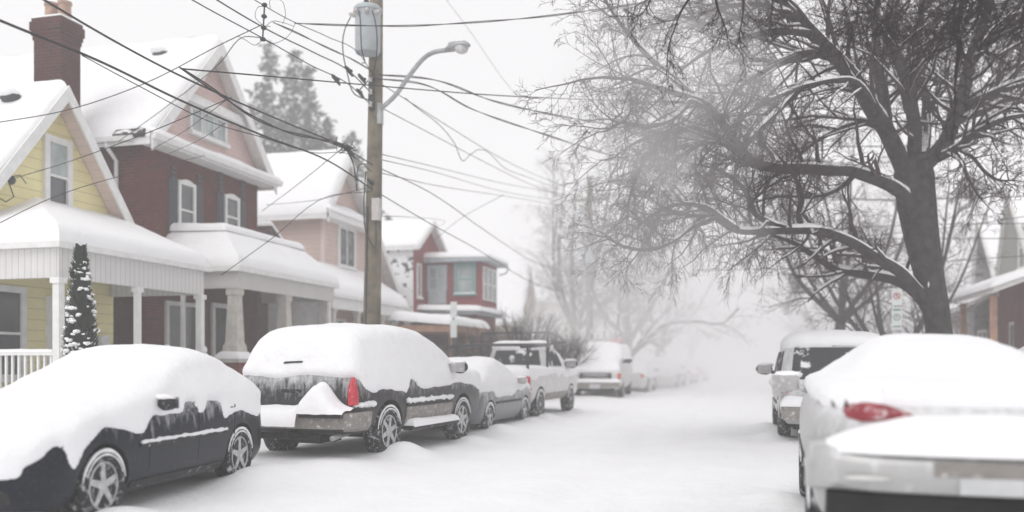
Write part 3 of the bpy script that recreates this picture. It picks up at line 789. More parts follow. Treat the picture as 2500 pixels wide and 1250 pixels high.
# ---- 4. white pickup with a ladder rack
PKB = [(.42, -2.55, 2.45, .86, .15), (.55, -2.62, 2.6, .95, .18), (.85, -2.65, 2.62, .98, .2), (1.08, -2.65, 2.5, .98, .2), (1.16, -2.64, 2.35, .965, .2), (1.18, -2.6, 2.2, .93, .2)]
PKC = [(1.10, -.55, 1.45, .94, .2), (1.25, -.55, 1.25, .92, .2), (1.5, -.50, .90, .85, .22), (1.75, -.42, .55, .77, .25), (1.83, -.3, .35, .68, .25), (1.85, -.15, .2, .55, .2)]
def pickup():
    root = thing('pickup_truck', 'white pickup truck with a dark ladder rack and a red tail light', 'pickup truck', (0, 0, 0), group='cars parked along the left kerb')
    b = stack(PKB, 26); c = stack(PKC, 24); B = Body(root, [b, c], 'white_car', (-1.55, 1.6), .37, .98, 1.18)
    wheels(root, (-1.55, 1.6), .96, .37, .24, 0, .6)
    base_mask = std_mask(1.02, .95, 1.02, (-1.55, 1.6), .37, 9, 1.0)
    def mask(x, y, z, nx, ny, nz):
        m = base_mask(x, y, z, nx, ny, nz)
        glass = (z > 1.24) & (z < 1.74) & (((ny < -.5) & (y > -1)) | ((np.abs(nx) > .5) & (y > -.6) & (y < .75 - (z - 1.25) * .6)))
        return np.where(glass, 0, m)
    snow_shell(root, [b, c], .045, mask, .12, .03, 6, 9)
    for sx in (-1, 1):
        B.put('tail_light', 'redlamp', 'rear', rect(min(sx * .80, sx * .94), max(sx * .80, sx * .94), .72, 1.06), .03, depth=.05, bulge=.02)
        sd = 'right' if sx > 0 else 'left'
        B.put('tail_light', 'redlamp', sd, rect(-2.60, -2.46, .72, 1.06), .015)
        B.put('side_window', 'carglass', sd, [(-.38, 1.30), (.88, 1.30), (.55, 1.68), (-.32, 1.68)], .014)
        B.put('lower_trim', 'taupe', sd, rect(-1.05, 1.1, .44, .62), .014)
    B.put('rear_window', 'carglass', 'rear', [(-.66, 1.32), (.66, 1.32), (.58, 1.70), (-.58, 1.70)], .014)
    bu = MB(); bu.box(-.95, .95, -2.85, -2.6, .48, .68); k = bu.build('bumper', 'chrome', root, False, True)
    s = MB(); snow_quad(s, (-.97, -2.87, .68), (.97, -2.87, .68), (.97, -2.63, .68), (-.97, -2.63, .68), .2, (1, 1, 0, 1), 24, 10, .3, 4, .16); s.build('bumper_snow', 'snow_car', k, True, True)
    u = MB(); u.tube([(-.8, -1.55, .37), (.8, -1.55, .37)], .07, 8); u.box(-.5, .5, -2.4, 1.6, .38, .5); u.build('undercarriage', 'under', root, False, True)
    mirror(root, .9, .95, 1.35, 1, -1, 'black', 1.4, 'chrome'); mirror(root, -.9, .95, 1.35, -1, -1, 'black', 1.4, 'chrome')
    # rack: posts, two long rails with a lifted front, cross bars
    for sx in (-1, 1):
        m = MB(); x = sx * .9
        m.tube([(x, -3.0, 1.76), (x, -.7, 1.84)], .045, 8)
        m.tube([(x, -.7, 1.84), (x, -.66, 2.16), (x, .55, 2.08), (x, 1.1, 1.92), (x, -.7, 1.86)], .03, 6)
        m.tube([(x, .0, 1.86), (x, .0, 2.11)], .02, 6)
        m.build('rack_rail', 'darkmetal', root, True, True)
        for y, zt in ((-2.5, 1.78), (-.75, 1.84)):
            p = MB(); p.tube([(x, y, 1.12), (x, y, zt)], .034, 6); p.tube([(x, y, zt - .3), (x, y + .28, zt)], .018, 6); p.build('rack_post', 'darkmetal', root, True, True)
    for y, z in ((-2.5, 1.80), (-1.6, 1.83), (-.7, 1.86), (-.66, 2.16), (1.08, 1.93)):
        p = MB(); p.tube([(-.9, y, z), (.9, y, z)], .025, 6); p.build('rack_crossbar', 'darkmetal', root, True, True)
    return root
# ---- 5. white van facing the viewer
VAN = [(.32, -2.5, 2.35, .84, .2), (.45, -2.6, 2.6, .96, .25), (.8, -2.62, 2.66, .99, .28), (1.0, -2.62, 2.58, .99, .28), (1.12, -2.6, 2.35, .98, .28), (1.5, -2.56, 1.95, .95, .3), (1.85, -2.45, 1.55, .88, .3),
       (2.02, -2.35, 1.3, .80, .3), (2.08, -2.2, 1.1, .68, .3), (2.10, -2.0, .9, .5, .3)]
def van():
    root = thing('white_van', 'white van facing the viewer with red ended roof bar and front plate, beyond the pickup', 'van', (0, 0, 0), group='cars parked along the left kerb')
    st = stack(VAN, 40); B = Body(root, [st], 'white_car', (-1.55, 1.55), .35, .98, 1.12)
    wheels(root, (-1.55, 1.55), .965, .35, .22, 0, .6)
    snow_shell(root, [st], .05, std_mask(1.35, .99, 1.0, (), .35, 11, 1.0), .12, .04, 10, 11)
    B.put('grille', 'black', 'front', rect(-.62, .62, .74, .96), .02)
    gb = MB()
    for k in range(3):
        q = B.patch('front', rect(-.5, .5, .765 + .06 * k, .785 + .06 * k, .004), .04); gb.add(q.v, q.f)
    gb.build('grille_bar', 'chrome', root, True, True)
    for sx in (-1, 1):
        B.put('headlight', 'lens', 'front', rect(min(sx * .65, sx * .82), max(sx * .65, sx * .82), .75, .95, .03), .03)
        B.put('turn_signal', 'orange', 'front', rect(min(sx * .84, sx * .95), max(sx * .84, sx * .95), .74, .95), .02)
    bu = MB(); bu.box(-.95, .95, 2.6, 2.82, .42, .62); k = bu.build('bumper', 'taupe', root, False, True)
    s = MB(); snow_quad(s, (.97, 2.84, .62), (-.97, 2.84, .62), (-.97, 2.6, .62), (.97, 2.6, .62), .15, (1, 1, 0, 1), 24, 10, .3, 4, .14); s.build('bumper_snow', 'snow_car', k, True, True)
    p = MB(); p.box(-.2, .2, 2.825, 2.84, .36, .54); pl = p.build('licence_plate', 'plate', root, False, True)
    u = MB(); u.box(-.7, .7, -2.2, 2.4, .25, .4); u.build('undercarriage', 'under', root, False, True)
    mirror(root, .95, 1.55, 1.45, 1, -1, 'black', 1.3); mirror(root, -.95, 1.55, 1.45, -1, -1, 'black', 1.3)
    # roof bars: pale lamps with a red end, on brackets
    rb = MB(); rb.tube([(-.9, .75, 2.16), (.9, .75, 2.16)], .035, 8); 
    for x in (-.7, 0, .7): rb.box(x - .03, x + .03, .68, .82, 2.02, 2.15)
    r_ = rb.build('roof_bar', 'steel', root, True, True)
    q = MB(); q.obox((0, .75, 2.18), (1, 0, 0), (0, 0, 1), (0, 1, 0), .0, .85, 0, .17, -.13, .13); q.build('beacon', 'lens', r_, False, True)
    q = MB(); q.obox((0, .75, 2.18), (1, 0, 0), (0, 0, 1), (0, 1, 0), -.86, -.42, 0, .17, -.13, .13); q.build('beacon', 'beacon_red', r_, False, True)
    q = MB(); q.obox((0, .75, 2.18), (1, 0, 0), (0, 0, 1), (0, 1, 0), -.41, -.05, 0, .17, -.13, .13); q.build('beacon', 'lens', r_, False, True)
    return root
# ---- right: silver saloon close to the viewer, tail first
SIL = [(.30, -2.05, 2.05, .78, .25), (.40, -2.20, 2.2, .86, .36), (.58, -2.28, 2.26, .895, .42), (.68, -2.27, 2.24, .90, .42), (.78, -2.22, 2.2, .90, .40), (.88, -2.18, 2.0, .89, .38), (.98, -2.16, 1.5, .87, .36), (1.05, -2.13, 1.1, .82, .34),
       (1.09, -1.85, .95, .68, .32), (1.19, -1.42, .6, .52, .3), (1.31, -1.05, .2, .41, .3), (1.37, -.7, -.1, .33, .25), (1.385, -.55, -.25, .25, .2)]
def silver():
    root = thing('silver_sedan', 'silver sedan under smooth snow, nearest car on the right, red tail lamp showing', 'car', (0, 0, 0), group='cars parked along the right kerb')
    st = stack(SIL, 52); B = Body(root, [st], 'silver', (-1.32, 1.35), .32, .9)
    wheels(root, (-1.32, 1.35), .885, .32)
    def mask(x, y, z, nx, ny, nz):
        b = (.98 - .10 * smoothstep(.4, 2.0, y)) * (1 - smoothstep(.2, .9, np.abs(ny))) + smoothstep(.2, .9, np.abs(ny)) * np.where(ny < 0, 1.055, .5) + rough(y + x, z, 4, 3, .012)
        m = smoothstep(0, .16, z - b)
        return np.maximum(m, smoothstep(.6, .9, nz) * (z > 1.0))
    snow_shell(root, [st], .036, mask, .12, .03, 12, 4)
    # bumper with a snow shelf, a plate recess and a dark valance below
    bm_ = MB(); V = []; prof = [(.555, 2.22), (.58, 2.36), (.66, 2.41), (.74, 2.41), (.81, 2.36), (.84, 2.24)]
    n = None
    for z, yy in prof:
        ring = rrect(-yy, -1.75, .915, .40, .09, 0); n = len(ring); V += [(x, y, z) for x, y in ring]
    bm_.add(V, [(r * n + j, r * n + (j + 1) % n, (r + 1) * n + (j + 1) % n, (r + 1) * n + j) for r in range(len(prof) - 1) for j in range(n)] + [tuple(range(n))[::-1], tuple(range((len(prof) - 1) * n, len(prof) * n))])
    bu = bm_.build('bumper', 'silver', root, True, True, 45)
    s = MB(); V = []; nx_, nd = 50, 14
    for i in range(nx_ + 1):
        x = -.88 + 1.76 * i / nx_; e = (x / .88)
        top = .80 + .20 * (1 - abs(e) ** 2.6) + .012 * mnoise.noise(Vector((x * 4, 2, 1)))
        yb = -2.16 + .13 * abs(e) ** 5; yf = -2.425 + .10 * e * e + .22 * abs(e) ** 8
        for j in range(nd + 1):
            a = j / nd
            z = .785 + (top - .785) * math.sqrt(max(0, 1 - max(0, (a - .05) / .95) ** 2.0)); V.append((x, yb + (yf - yb) * min(1, a * 1.02) - .02 * math.sin(a * PI), z))
    s.add(V, [(i * (nd + 1) + j, i * (nd + 1) + j + 1, (i + 1) * (nd + 1) + j + 1, (i + 1) * (nd + 1) + j) for i in range(nx_) for j in range(nd)])
    s.build('bumper_snow', 'snow_car', bu, True, True)
    q = MB(); q.obox((.0, -2.41, .59), (1, 0, 0), (0, 0, 1), (0, -1, 0), -.27, .27, .09, .165, -.05, .006); q.build('plate_recess', 'taupe', bu, False, True)
    q = MB(); q.obox((.0, -2.41, .59), (1, 0, 0), (0, 0, 1), (0, -1, 0), -.15, .15, .0, .088, -.05, .012); q.build('licence_plate', 'plate', bu, False, True)
    for sx in (-1, 1):
        q = MB(); q.blob((sx * .60, -2.385, .655), .13, .03, .018, .1, 2, 8); q.build('reflector', 'lens', bu, True, True)
    va = MB(); va.box(-.80, .80, -2.33, -1.7, .24, .56); va.build('valance', 'under', root, False, True)
    u = MB(); u.box(-.7, .7, -1.7, 1.9, .18, .3); u.build('undercarriage', 'under', root, False, True)
    for sx in (-1, 1):
        P = [(.70, 1.0), (.67, 1.05), (.58, 1.062), (.48, 1.035), (.36, .998), (.34, .985), (.36, .972), (.48, .955), (.6, .945), (.68, .965)]
        B.put('tail_light', 'redlamp_dark', 'rear', [(sx * a, b) for a, b in P], .012, depth=.05, bulge=.02)
    B.put('rub_strip', 'black', 'left', rect(-.9, .9, .60, .64, .01), .014)
    mirror(root, -.86, .75, 1.1, -1, -1, 'silver', 1.05); mirror(root, .86, .75, 1.1, 1, -1, 'silver', 1.05)
    return root
# ---- right: boxy wagon further on
def boxy():
    root = thing('parked_minivan', 'pale boxy minivan with dark rear window, just ahead of the silver sedan', 'minivan', (0, 0, 0), group='cars parked along the right kerb')
    st = stack([(a, b, c, w, r) for a, b, c, w, r in [(.30, -2.35, 2.35, .84, .2), (.42, -2.46, 2.45, .94, .22), (.75, -2.48, 2.48, .97, .24), (1.0, -2.47, 2.3, .97, .24), (1.1, -2.45, 1.8, .96, .24), (1.25, -2.43, 1.4, .94, .24),
        (1.55, -2.38, .95, .89, .24), (1.75, -2.30, .6, .83, .24), (1.84, -2.2, .3, .75, .24), (1.88, -2.05, .1, .62, .22)]], 40)
    B = Body(root, [st], 'silver', (-1.5, 1.45), .35, .96, 1.14)
    wheels(root, (-1.5, 1.45), .95, .35, .22, 5, .62)
    snow_shell(root, [st], .045, std_mask(1.66, .9, 1.68, (), .35, 21, 1.72), .10, .03, 8, 21)
    B.put('rear_window', 'carglass', 'rear', [(-.76, 1.10), (.76, 1.10), (.70, 1.66), (-.70, 1.66)], .014)
    for sd in ('left', 'right'):
        B.put('side_window', 'carglass', sd, [(-2.1, 1.14), (-1.1, 1.14), (-1.1, 1.60), (-2.0, 1.60)], .014); B.put('side_window', 'carglass', sd, [(-1.0, 1.14), (.95, 1.14), (.6, 1.60), (-1.0, 1.60)], .014)
        B.put('rub_strip', 'black', sd, rect(-1.0, 1.0, .6, .66), .014)
    for sx in (-1, 1): B.put('tail_light', 'redlamp', 'rear', rect(min(sx * .80, sx * .93), max(sx * .80, sx * .93), .86, 1.08), .02, depth=.05)
    bu = MB(); bu.box(-.93, .93, -2.6, -2.3, .40, .64); k = bu.build('bumper', 'taupe', root, False, True)
    s = MB(); snow_quad(s, (-.95, -2.62, .64), (.95, -2.62, .64), (.95, -2.4, .64), (-.95, -2.4, .64), .2, (1, 1, 0, 1), 24, 10, .4, 6, .15); s.build('bumper_snow', 'snow_car', k, True, True)
    u = MB(); u.box(-.7, .7, -2.2, 2.2, .2, .36); u.build('undercarriage', 'under', root, False, True)
    mirror(root, -.92, 1.0, 1.25, -1, -1, 'black', 1.4); mirror(root, .92, 1.0, 1.25, 1, -1, 'black', 1.4)
    return root
def dup(root, name, label, cat, group=None):
    r = root.copy(); r.name = name; COL.objects.link(r); r['label'] = label; r['category'] = cat
    if group: r['group'] = group
    for ch in [o for o in bpy.data.objects if o.parent == root]:
        c = ch.copy(); COL.objects.link(c); c.parent = r
        for g in [o for o in bpy.data.objects if o.parent == ch]:
            d = g.copy(); COL.objects.link(d); d.parent = c
    return r

# ================================================================== LEFT HOUSES
def snow_obj(parent, quads, name='roof_snow', th=.22, seed=0, rad=.28, amp=.15, nu=26, nv=16):
    s = MB()
    for i, (q, e) in enumerate(quads): snow_quad(s, *q, th=th, edges=e, seed=seed, rad=rad, amp=amp, nu=nu, nv=nv)
    return s.build(name, 'snow', parent, True)
def hip_porch(root, Xw, Xf, Ys, Yn, Ze, Zt, run=None, south_hip=True, north_hip=False, th=.24, seed=0, frieze=.5, fmat='boards', inset=.12, lip=.10):
    """porch roof against a wall at Xw, eave along Xf; returns the roof part"""
    ys = Ys + (abs(Xf - Xw) * .85 if south_hip else 0); yn = Yn - (abs(Xf - Xw) * .85 if north_hip else 0)
    A = (Xf, Ys, Ze); B = (Xf, Yn, Ze); Cc = (Xw, yn, Zt); D = (Xw, ys, Zt); Sw = (Xw, Ys, Ze); Nw = (Xw, Yn, Ze)
    mb = MB(); dn = Vector((0, 0, -lip))
    top = [A, B, Cc, D]
    mb.add([A, B, Cc, D, Sw, Nw] + [tuple(Vector(p) + dn) for p in (A, B, Nw, Sw)],
           [(0, 1, 2, 3), (0, 3, 4), (1, 5, 2), (6, 9, 8, 7), (0, 6, 7, 1), (0, 4, 9, 6), (1, 7, 8, 5)])
    r = mb.build('porch_roof', 'white', root)
    qs = [((A, B, Cc, D), (1, 0 if north_hip else 1, 0, 0 if south_hip else 1))]
    if south_hip: qs.append(((Sw, A, D, (Xw, ys, Zt)), (1, 0, 0, 0)))
    if north_hip: qs.append(((B, Nw, (Xw, yn, Zt), Cc), (1, 0, 0, 0)))
    snow_obj(r, qs, 'roof_snow', th, seed, .3)
    f = MB(); i = inset; s = 1 if Xf > Xw else -1
    xa, xb = sorted((Xf - s * i, Xf - s * (i + .09)))
    f.box(xa, xb, Ys + i, Yn - i, Ze - lip - frieze, Ze - lip - .003)
    xc, xd = sorted((Xw + s * .02, Xf - s * (i + .093)))
    f.box(xc, xd, Ys + i, Ys + i + .09, Ze - lip - frieze, Ze - lip - .003); f.box(xc, xd, Yn - i - .09, Yn - i, Ze - lip - frieze, Ze - lip - .003)
    f.build('frieze', fmat, r)
    fl = MB(); fl.box(min(Xw + s * .02, Xf - s * .1), max(Xw + s * .02, Xf - s * .1), Ys + .1, Yn - .1, .02, .55); fl.build('porch_floor', 'greyblue', root)
    return r
def post(root, x, y, z0, z1, w=.12, mat='white', cap=True):
    m = MB(); m.box(x - w / 2, x + w / 2, y - w / 2, y + w / 2, z0, z1)
    if cap:
        m.box(x - w / 2 - .03, x + w / 2 + .03, y - w / 2 - .03, y + w / 2 + .03, z1 - .10, z1 - .004); m.box(x - w / 2 - .03, x + w / 2 + .03, y - w / 2 - .03, y + w / 2 + .03, z0, z0 + .12)
    return m.build('porch_post', mat, root)
def railing(root, p0, p1, z0, z1, mat='white', step=.13, snow=True):
    p0 = Vector((*p0, 0)); p1 = Vector((*p1, 0)); d = (p1 - p0); L = d.length; d.normalize(); n = Vector((-d.y, d.x, 0))
    m = MB(); m.obox(p0, d, (0, 0, 1), n, 0, L, z1 - .07, z1, -.045, .045); m.obox(p0, d, (0, 0, 1), n, 0, L, z0, z0 + .06, -.035, .035)
    k = int(L / step)
    for i in range(k):
        a = (i + .5) * L / k; m.obox(p0, d, (0, 0, 1), n, a - .018, a + .018, z0 + .06, z1 - .07, -.018, .018)
    r = m.build('railing', mat, root)
    if snow:
        s = MB(); a, b = p0 + n * .05, p1 + n * .05; c, e = p1 - n * .05, p0 - n * .05
        snow_quad(s, (a.x, a.y, z1), (b.x, b.y, z1), (c.x, c.y, z1), (e.x, e.y, z1), .06, (1, 1, 1, 1), 20, 6, .4, 2, .05); s.build('rail_snow', 'snow', r, True)
    return r
def roof_vent(root, p):
    m = MB(); m.blob(p, .22, .14, .12, .15, 2, 8); v = m.build('roof_vent', 'darkmetal', root, True)
    s = MB(); s.blob((p[0] - .03, p[1] - .03, p[2] + .09), .24, .17, .11, .2, 4, 8); s.build('vent_snow', 'snow', v, True)

# ---- A yellow house
def yellow_house():
    X = -13.4; Yap = 14.69
    root = thing('yellow_house', 'yellow clapboard house with white gable trim, brick chimney and snowy porch', 'house', (X, Yap, 0), group='houses along the left side')
    r = gable_house(root, 1, X, -24, 12.85, 16.5, Yap, 4.50, 4.50, 6.78, .4, .4, .4, wall='yellow', soffit='soffit_pink', seed=1, fb=.30, th=.2)
    win_px(root, X, (116, 345), (160, 516), glass='glass_pale', glass2='glass', lights=(1, 2), trim=.13)
    w = window(root, (X, 12.95, 1.2), (0, 1, 0), (1, 0, 0), .95, 1.55, glass='glass', lights=(1, 2), trim=.12, snow=False)
    # porch
    hip_porch(root, X, -11.0, 12.25, 16.6, 3.46, 4.42, th=.26, seed=3, frieze=.5, fmat='boards')
    for px_ in (12.42, 14.42, 16.42): post(root, -11.17, px_, .55, 2.865, .13 if px_ != 14.42 else .1, 'white')
    post(root, -13.2, 12.42, .55, 2.865, .13)
    railing(root, (-11.17, 12.5), (-11.17, 14.36), .68, 1.62); railing(root, (-13.1, 12.42), (-11.25, 12.42), .68, 1.62)
    d = MB(); y0 = 14.75; d.obox((X, y0, .55), (0, 1, 0), (0, 0, 1), (1, 0, 0), 0, .95, 0, 2.1, -.02, .05); dd = d.build('front_door', 'greyblue', root)
    d = MB(); d.obox((X, y0, .55), (0, 1, 0), (0, 0, 1), (1, 0, 0), .2, .75, .9, 1.95, .03, .058); d.build('door_pane', 'glass', dd)
    d = MB(); d.tube([(X + .05, y0 + .86, 1.55), (X + .11, y0 + .86, 1.55)], .025, 8); d.build('door_handle', 'steel', dd)
    m = MB()
    for y in (14.62, 15.78): m.box(X - .02, X + .08, y - .07, y + .07, .55, 2.75)
    m.box(X - .02, X + .078, 14.69, 15.71, 2.655, 2.75); m.build('door_frame', 'white', root)
    mm = MB(); mm.box(X + .0, X + .12, 16.0, 16.25, 1.75, 2.0); mm.build('letter_box', 'white', root)
    # steps with newels
    st = MB()
    for i in range(3): st.box(-11.0 + .3 * i, -10.7 + .3 * i, 15.0, 16.2, .0, .5 - .16 * i)
    st.build('porch_steps', 'greyblue', root)
    nw = MB()
    for y in (15.0, 16.2):
        nw.box(-11.0, -10.88, y - .06, y + .06, .2, 1.62); nw.lathe((-10.94, y, 1.62), (0, 0, 1), [(.05, 0), (.075, .03), (.08, .08), (.05, .14), (.01, .16)], 12)
        nw.prism([(-10.88, y - .03, 1.42), (-10.88, y - .03, 1.52), (-9.9, y - .03, 1.0), (-9.9, y - .03, .9)], (0, .06, 0)); nw.box(-9.92, -9.82, y - .05, y + .05, .1, 1.1)
        for k in range(6): nw.box(-10.8 + .15 * k, -10.77 + .15 * k, y - .015, y + .015, .3, 1.42 - .08 * k)
    nw.build('stair_rail', 'white', root)
    # chimney on the north slope
    c = MB(); cx, cy = -14.98, 16.62
    c.box(cx - .36, cx + .36, cy - .30, cy + .30, 4.2, 8.62)
    for k, (z0, z1, e) in enumerate(((8.62, 8.72, .02), (8.72, 8.82, .04), (8.82, 9.02, .065), (9.02, 9.12, .035))): c.box(cx - .36 - e, cx + .36 + e, cy - .30 - e, cy + .30 + e, z0, z1)
    ch = c.build('chimney', 'brick_ch', root)
    for dx in (-.16, .2):
        p = MB(); p.lathe((cx + dx, cy, 9.12), (0, 0, 1), [(.15, 0), (.14, .05), (.13, .34), (.155, .36), (.15, .42), (.09, .42), (.09, .3)], 14); p.build('chimney_pot', 'clay', ch, True, angle=40)
    s = MB(); snow_quad(s, (cx + .4, cy - .34, 9.12), (cx + .4, cy + .34, 9.12), (cx - .4, cy + .34, 9.12), (cx - .4, cy - .34, 9.12), .05, (1, 1, 1, 1), 14, 14, .4, 5, .05); s.build('chimney_snow', 'snow', ch, True)
    p = atX(30, 240, -16.5)
    roof_vent(root, (-14.0, 14.3, 6.66))
    # service mast with its insulators on the gable
    a = atX(22, 440, X + .3); m = MB()
    m.tube([(X + .0, a.y, a.z), (X + .34, a.y, a.z)], .02, 6); m.blob((X + .36, a.y, a.z), .07, .07, .09, .1, 1, 6); m.tube([(X + .3, a.y, a.z - .05), (X + .36, a.y + .05, a.z - .3), (X + .25, a.y - .02, a.z - .4), (X + .1, a.y - .1, a.z - .3)], .012, 5)
    m.tube([(X + .3, a.y, a.z + .05), (X + .4, a.y + .15, a.z + .12), (X + .3, a.y + .4, a.z + .02)], .01, 5)
    m.build('service_bracket', 'darkmetal', root, True)
    return root
# ---- B brick house
def brick_house():
    X = -13.35; Yap = 19.93
    root = thing('brick_house', 'red brick house with steep pale pink gable, triple window and dark shutters', 'house', (X, Yap, 0), group='houses along the left side')
    r = gable_house(root, 1, X, -25, 17.5, 22.35, Yap, 6.78, 6.78, 9.5, .4, .32, .32, wall='brick', gable='pink', zg=6.75, side='brick', soffit='soffit', seed=11, fb=.34, th=.24)
    Xg = X + .035
    # front eave return under the gable: soffit box, gutter, snow
    e = MB(); e.box(X + .003, X + .47, 17.2, 22.66, 6.42, 6.60); ev = e.build('front_eave', 'white', root)
    g = MB(); pr = [(X + .475, 17.1, 6.46), (X + .56, 17.1, 6.47), (X + .585, 17.1, 6.56), (X + .585, 17.1, 6.60), (X + .475, 17.1, 6.60)]; g.prism(pr, (0, 5.66, 0)); g.build('gutter', 'white', ev)
    snow_obj(ev, [(((X + .57, 17.15, 6.605), (X + .57, 22.7, 6.605), (X + .06, 22.7, 6.80), (X + .06, 17.15, 6.80)), (1, 1, 0, 1))], 'eave_snow', .10, 6, .12, .5, 60, 10)
    sg = MB(); sg.prism([(X, 17.12, 6.44), (X, 17.06, 6.46), (X, 17.05, 6.57), (X, 17.16, 6.57)], (-8, 0, 0)); sg.build('gutter', 'white', r)
    # band across the gable with a little shelf, and the deeper upper triangle
    a = atX(455, 232, Xg); z = 7.98
    k = (9.5 - z) / (9.5 - 6.78) * 2.42
    b = MB(); b.obox((Xg, Yap, z), (0, 1, 0), (0, 0, 1), (1, 0, 0), -k - .05, k + .05, -.16, .03, -.03, .26); bd = b.build('gable_band', 'white', root)
    snow_obj(bd, [(((Xg + .27, Yap - k, z + .03), (Xg + .27, Yap + k, z + .03), (Xg + .02, Yap + k, z + .10), (Xg + .02, Yap - k, z + .10)), (1, 1, 0, 1))], 'band_snow', .05, 8, .06, .5, 30, 6)
    # triple window
    a = atX(461, 262, Xg); c = atX(549, 350, Xg); wd = (c.y - a.y); h = a.z - c.z
    f = None
    for q in range(3):
        w0 = a.y + wd * q / 3 + .06; window(root, (Xg, w0, c.z), (0, 1, 0), (1, 0, 0), wd / 3 - .12, h, glass='glass_pale', lights=(1, 1), trim=.075, sill=False)
    m = MB(); m.obox((Xg, a.y, c.z), (0, 1, 0), (0, 0, 1), (1, 0, 0), -.06, wd + .06, -.14, -.05, -.02, .14); m.build('sill', 'white', root)
    # upper windows with arched heads and shutters
    for (p0, p1, sh) in (((437, 449), (458, 577), .32), ((550, 483), (572, 577), .32)):
        a = atX(*p0, X); c = atX(*p1, X); w = .52; h = a.z - c.z; z0 = c.z; y0 = a.y
        window(root, (X, y0, z0), (0, 1, 0), (1, 0, 0), w, h, glass='glass', lights=(1, 2), trim=.085, arch=.06)
        for yy in (y0 - .11 - sh, y0 + w + .11):
            s = MB(); s.obox((X, yy, z0 - .03), (0, 1, 0), (0, 0, 1), (1, 0, 0), 0, sh, 0, h + .1, -.01, .04)
            for i in range(14): s.obox((X, yy, z0 + .04 + i * .115), (0, 1, 0), (0, 0, 1), (1, 0, 0), .06, sh - .06, 0, .07, .03, .055)
            s.build('shutter', 'shutter', root)
    # downspout on the south wall
    d = MB(); y = 17.5
    d.tube([(X - .75, 17.12, 6.46), (X - .75, 17.14, 6.36), (X - .72, 17.42, 6.10), (X - .72, 17.42, 3.6)], .05, 8); d.build('downspout', 'white', root, True)
    for z in (5.6, 4.4):
        pass
    s = MB(); s.obox((X - .3, 17.5, 1.3), (-1, 0, 0), (0, 0, 1), (0, -1, 0), 1.6, 2.5, 0, 1.5, -.02, .04); s.build('side_window', 'glass', root)
    roof_vent(root, (-14.4, 19.48, 9.3))
    # bare shingles showing low on the near slope
    q = MB(); q.obox((X + .33, 17.17, 6.44), (-1, 0, 0), Vector((0, .664, .748)), Vector((0, -.748, .664)), .05, .85, .02, .42, .10, .20); q.build('bare_shingles', 'roof', r)
    # porch: mansard with a flat snowy top
    Xf = -11.0; Ys, Yn = 17.66, 22.75; Ze, Zt = 3.62, 4.42
    rf = MB(); A = (Xf, Ys, Ze); B = (Xf, Yn, Ze); Cn = (X, Yn, Ze); Dn = (X, Ys, Ze); a = (Xf - .85, Ys + .75, Zt); b = (Xf - .85, Yn - .6, Zt); c = (X, Yn - .6, Zt); d_ = (X, Ys + .75, Zt)
    V = [A, B, Cn, Dn, a, b, c, d_] + [(p[0], p[1], p[2] - .12) for p in (A, B, Cn, Dn)]
    rf.add(V, [(0, 1, 5, 4), (1, 2, 6, 5), (3, 0, 4, 7), (4, 5, 6, 7), (8, 11, 10, 9), (0, 8, 9, 1), (1, 9, 10, 2), (3, 11, 8, 0)])
    pr = rf.build('porch_roof', 'white', root)
    snow_obj(pr, [((A, B, b, a), (1, 0, 0, 0)), ((Dn, A, a, d_), (1, 0, 0, 0)), ((B, Cn, c, b), (1, 0, 0, 0)),], 'roof_snow', .17, 21, .2)
    top = [((a[0] + .07, a[1] - .07, Zt + .13), (b[0] + .07, b[1] + .07, Zt + .13), (X, c[1] + .07, Zt + .17), (X, d_[1] - .07, Zt + .17))]
    snow_obj(pr, [(top[0], (1, 1, 0, 1))], 'flat_top_snow', .2, 22, .16)
    f = MB(); f.box(Xf - .22, Xf - .12, Ys + .12, Yn - .12, Ze - .50, Ze - .123); f.box(X + .02, Xf - .223, Ys + .12, Ys + .22, Ze - .5, Ze - .123); f.box(X + .02, Xf - .223, Yn - .22, Yn - .12, Ze - .5, Ze - .123)
    f.build('frieze', 'boards_fine', pr)
    fl = MB(); fl.box(X + .02, Xf - .1, Ys + .1, Yn - .1, .02, .7); fl.build('porch_floor', 'stone', root)
    for i, y in enumerate((17.95, 20.2, 22.45)):
        p = MB(); x = Xf - .3; p.box(x - .27, x + .27, y - .27, y + .27, .05, 1.42); pi_ = p.build('brick_pier', 'redbrick2', root)
        p = MB(); p.box(x - .31, x + .31, y - .31, y + .31, 1.422, 1.52); p.build('pier_cap', 'stone', pi_)
        p = MB(); snow_quad(p, (x + .33, y - .33, 1.52), (x + .33, y + .33, 1.52), (x - .33, y + .33, 1.52), (x - .33, y - .33, 1.52), .17, (1, 1, 1, 1), 16, 16, .3, i, .2); p.build('pier_snow', 'snow', pi_, True)
        c_ = MB(); z0, z1 = 1.52, 3.12
        def sq(z, w): return [(x - w, y - w, z), (x + w, y - w, z), (x + w, y + w, z), (x - w, y + w, z)]
        rows = [(z0, .21), (z0 + .28, .19), (z0 + .36, .155), (z1 - .18, .115), (z1 - .14, .145), (z1, .15)]
        V = []; 
        for z, w in rows: V += sq(z, w)
        c_.add(V, [(i2 * 4 + j, i2 * 4 + (j + 1) % 4, i2 * 4 + 4 + (j + 1) % 4, i2 * 4 + 4 + j) for i2 in range(len(rows) - 1) for j in range(4)] + [(3, 2, 1, 0), (20, 21, 22, 23)])
        c_.build('porch_column', 'stone', root)
    post(root, X + .75, Ys + .2, .7, 3.12, .08)
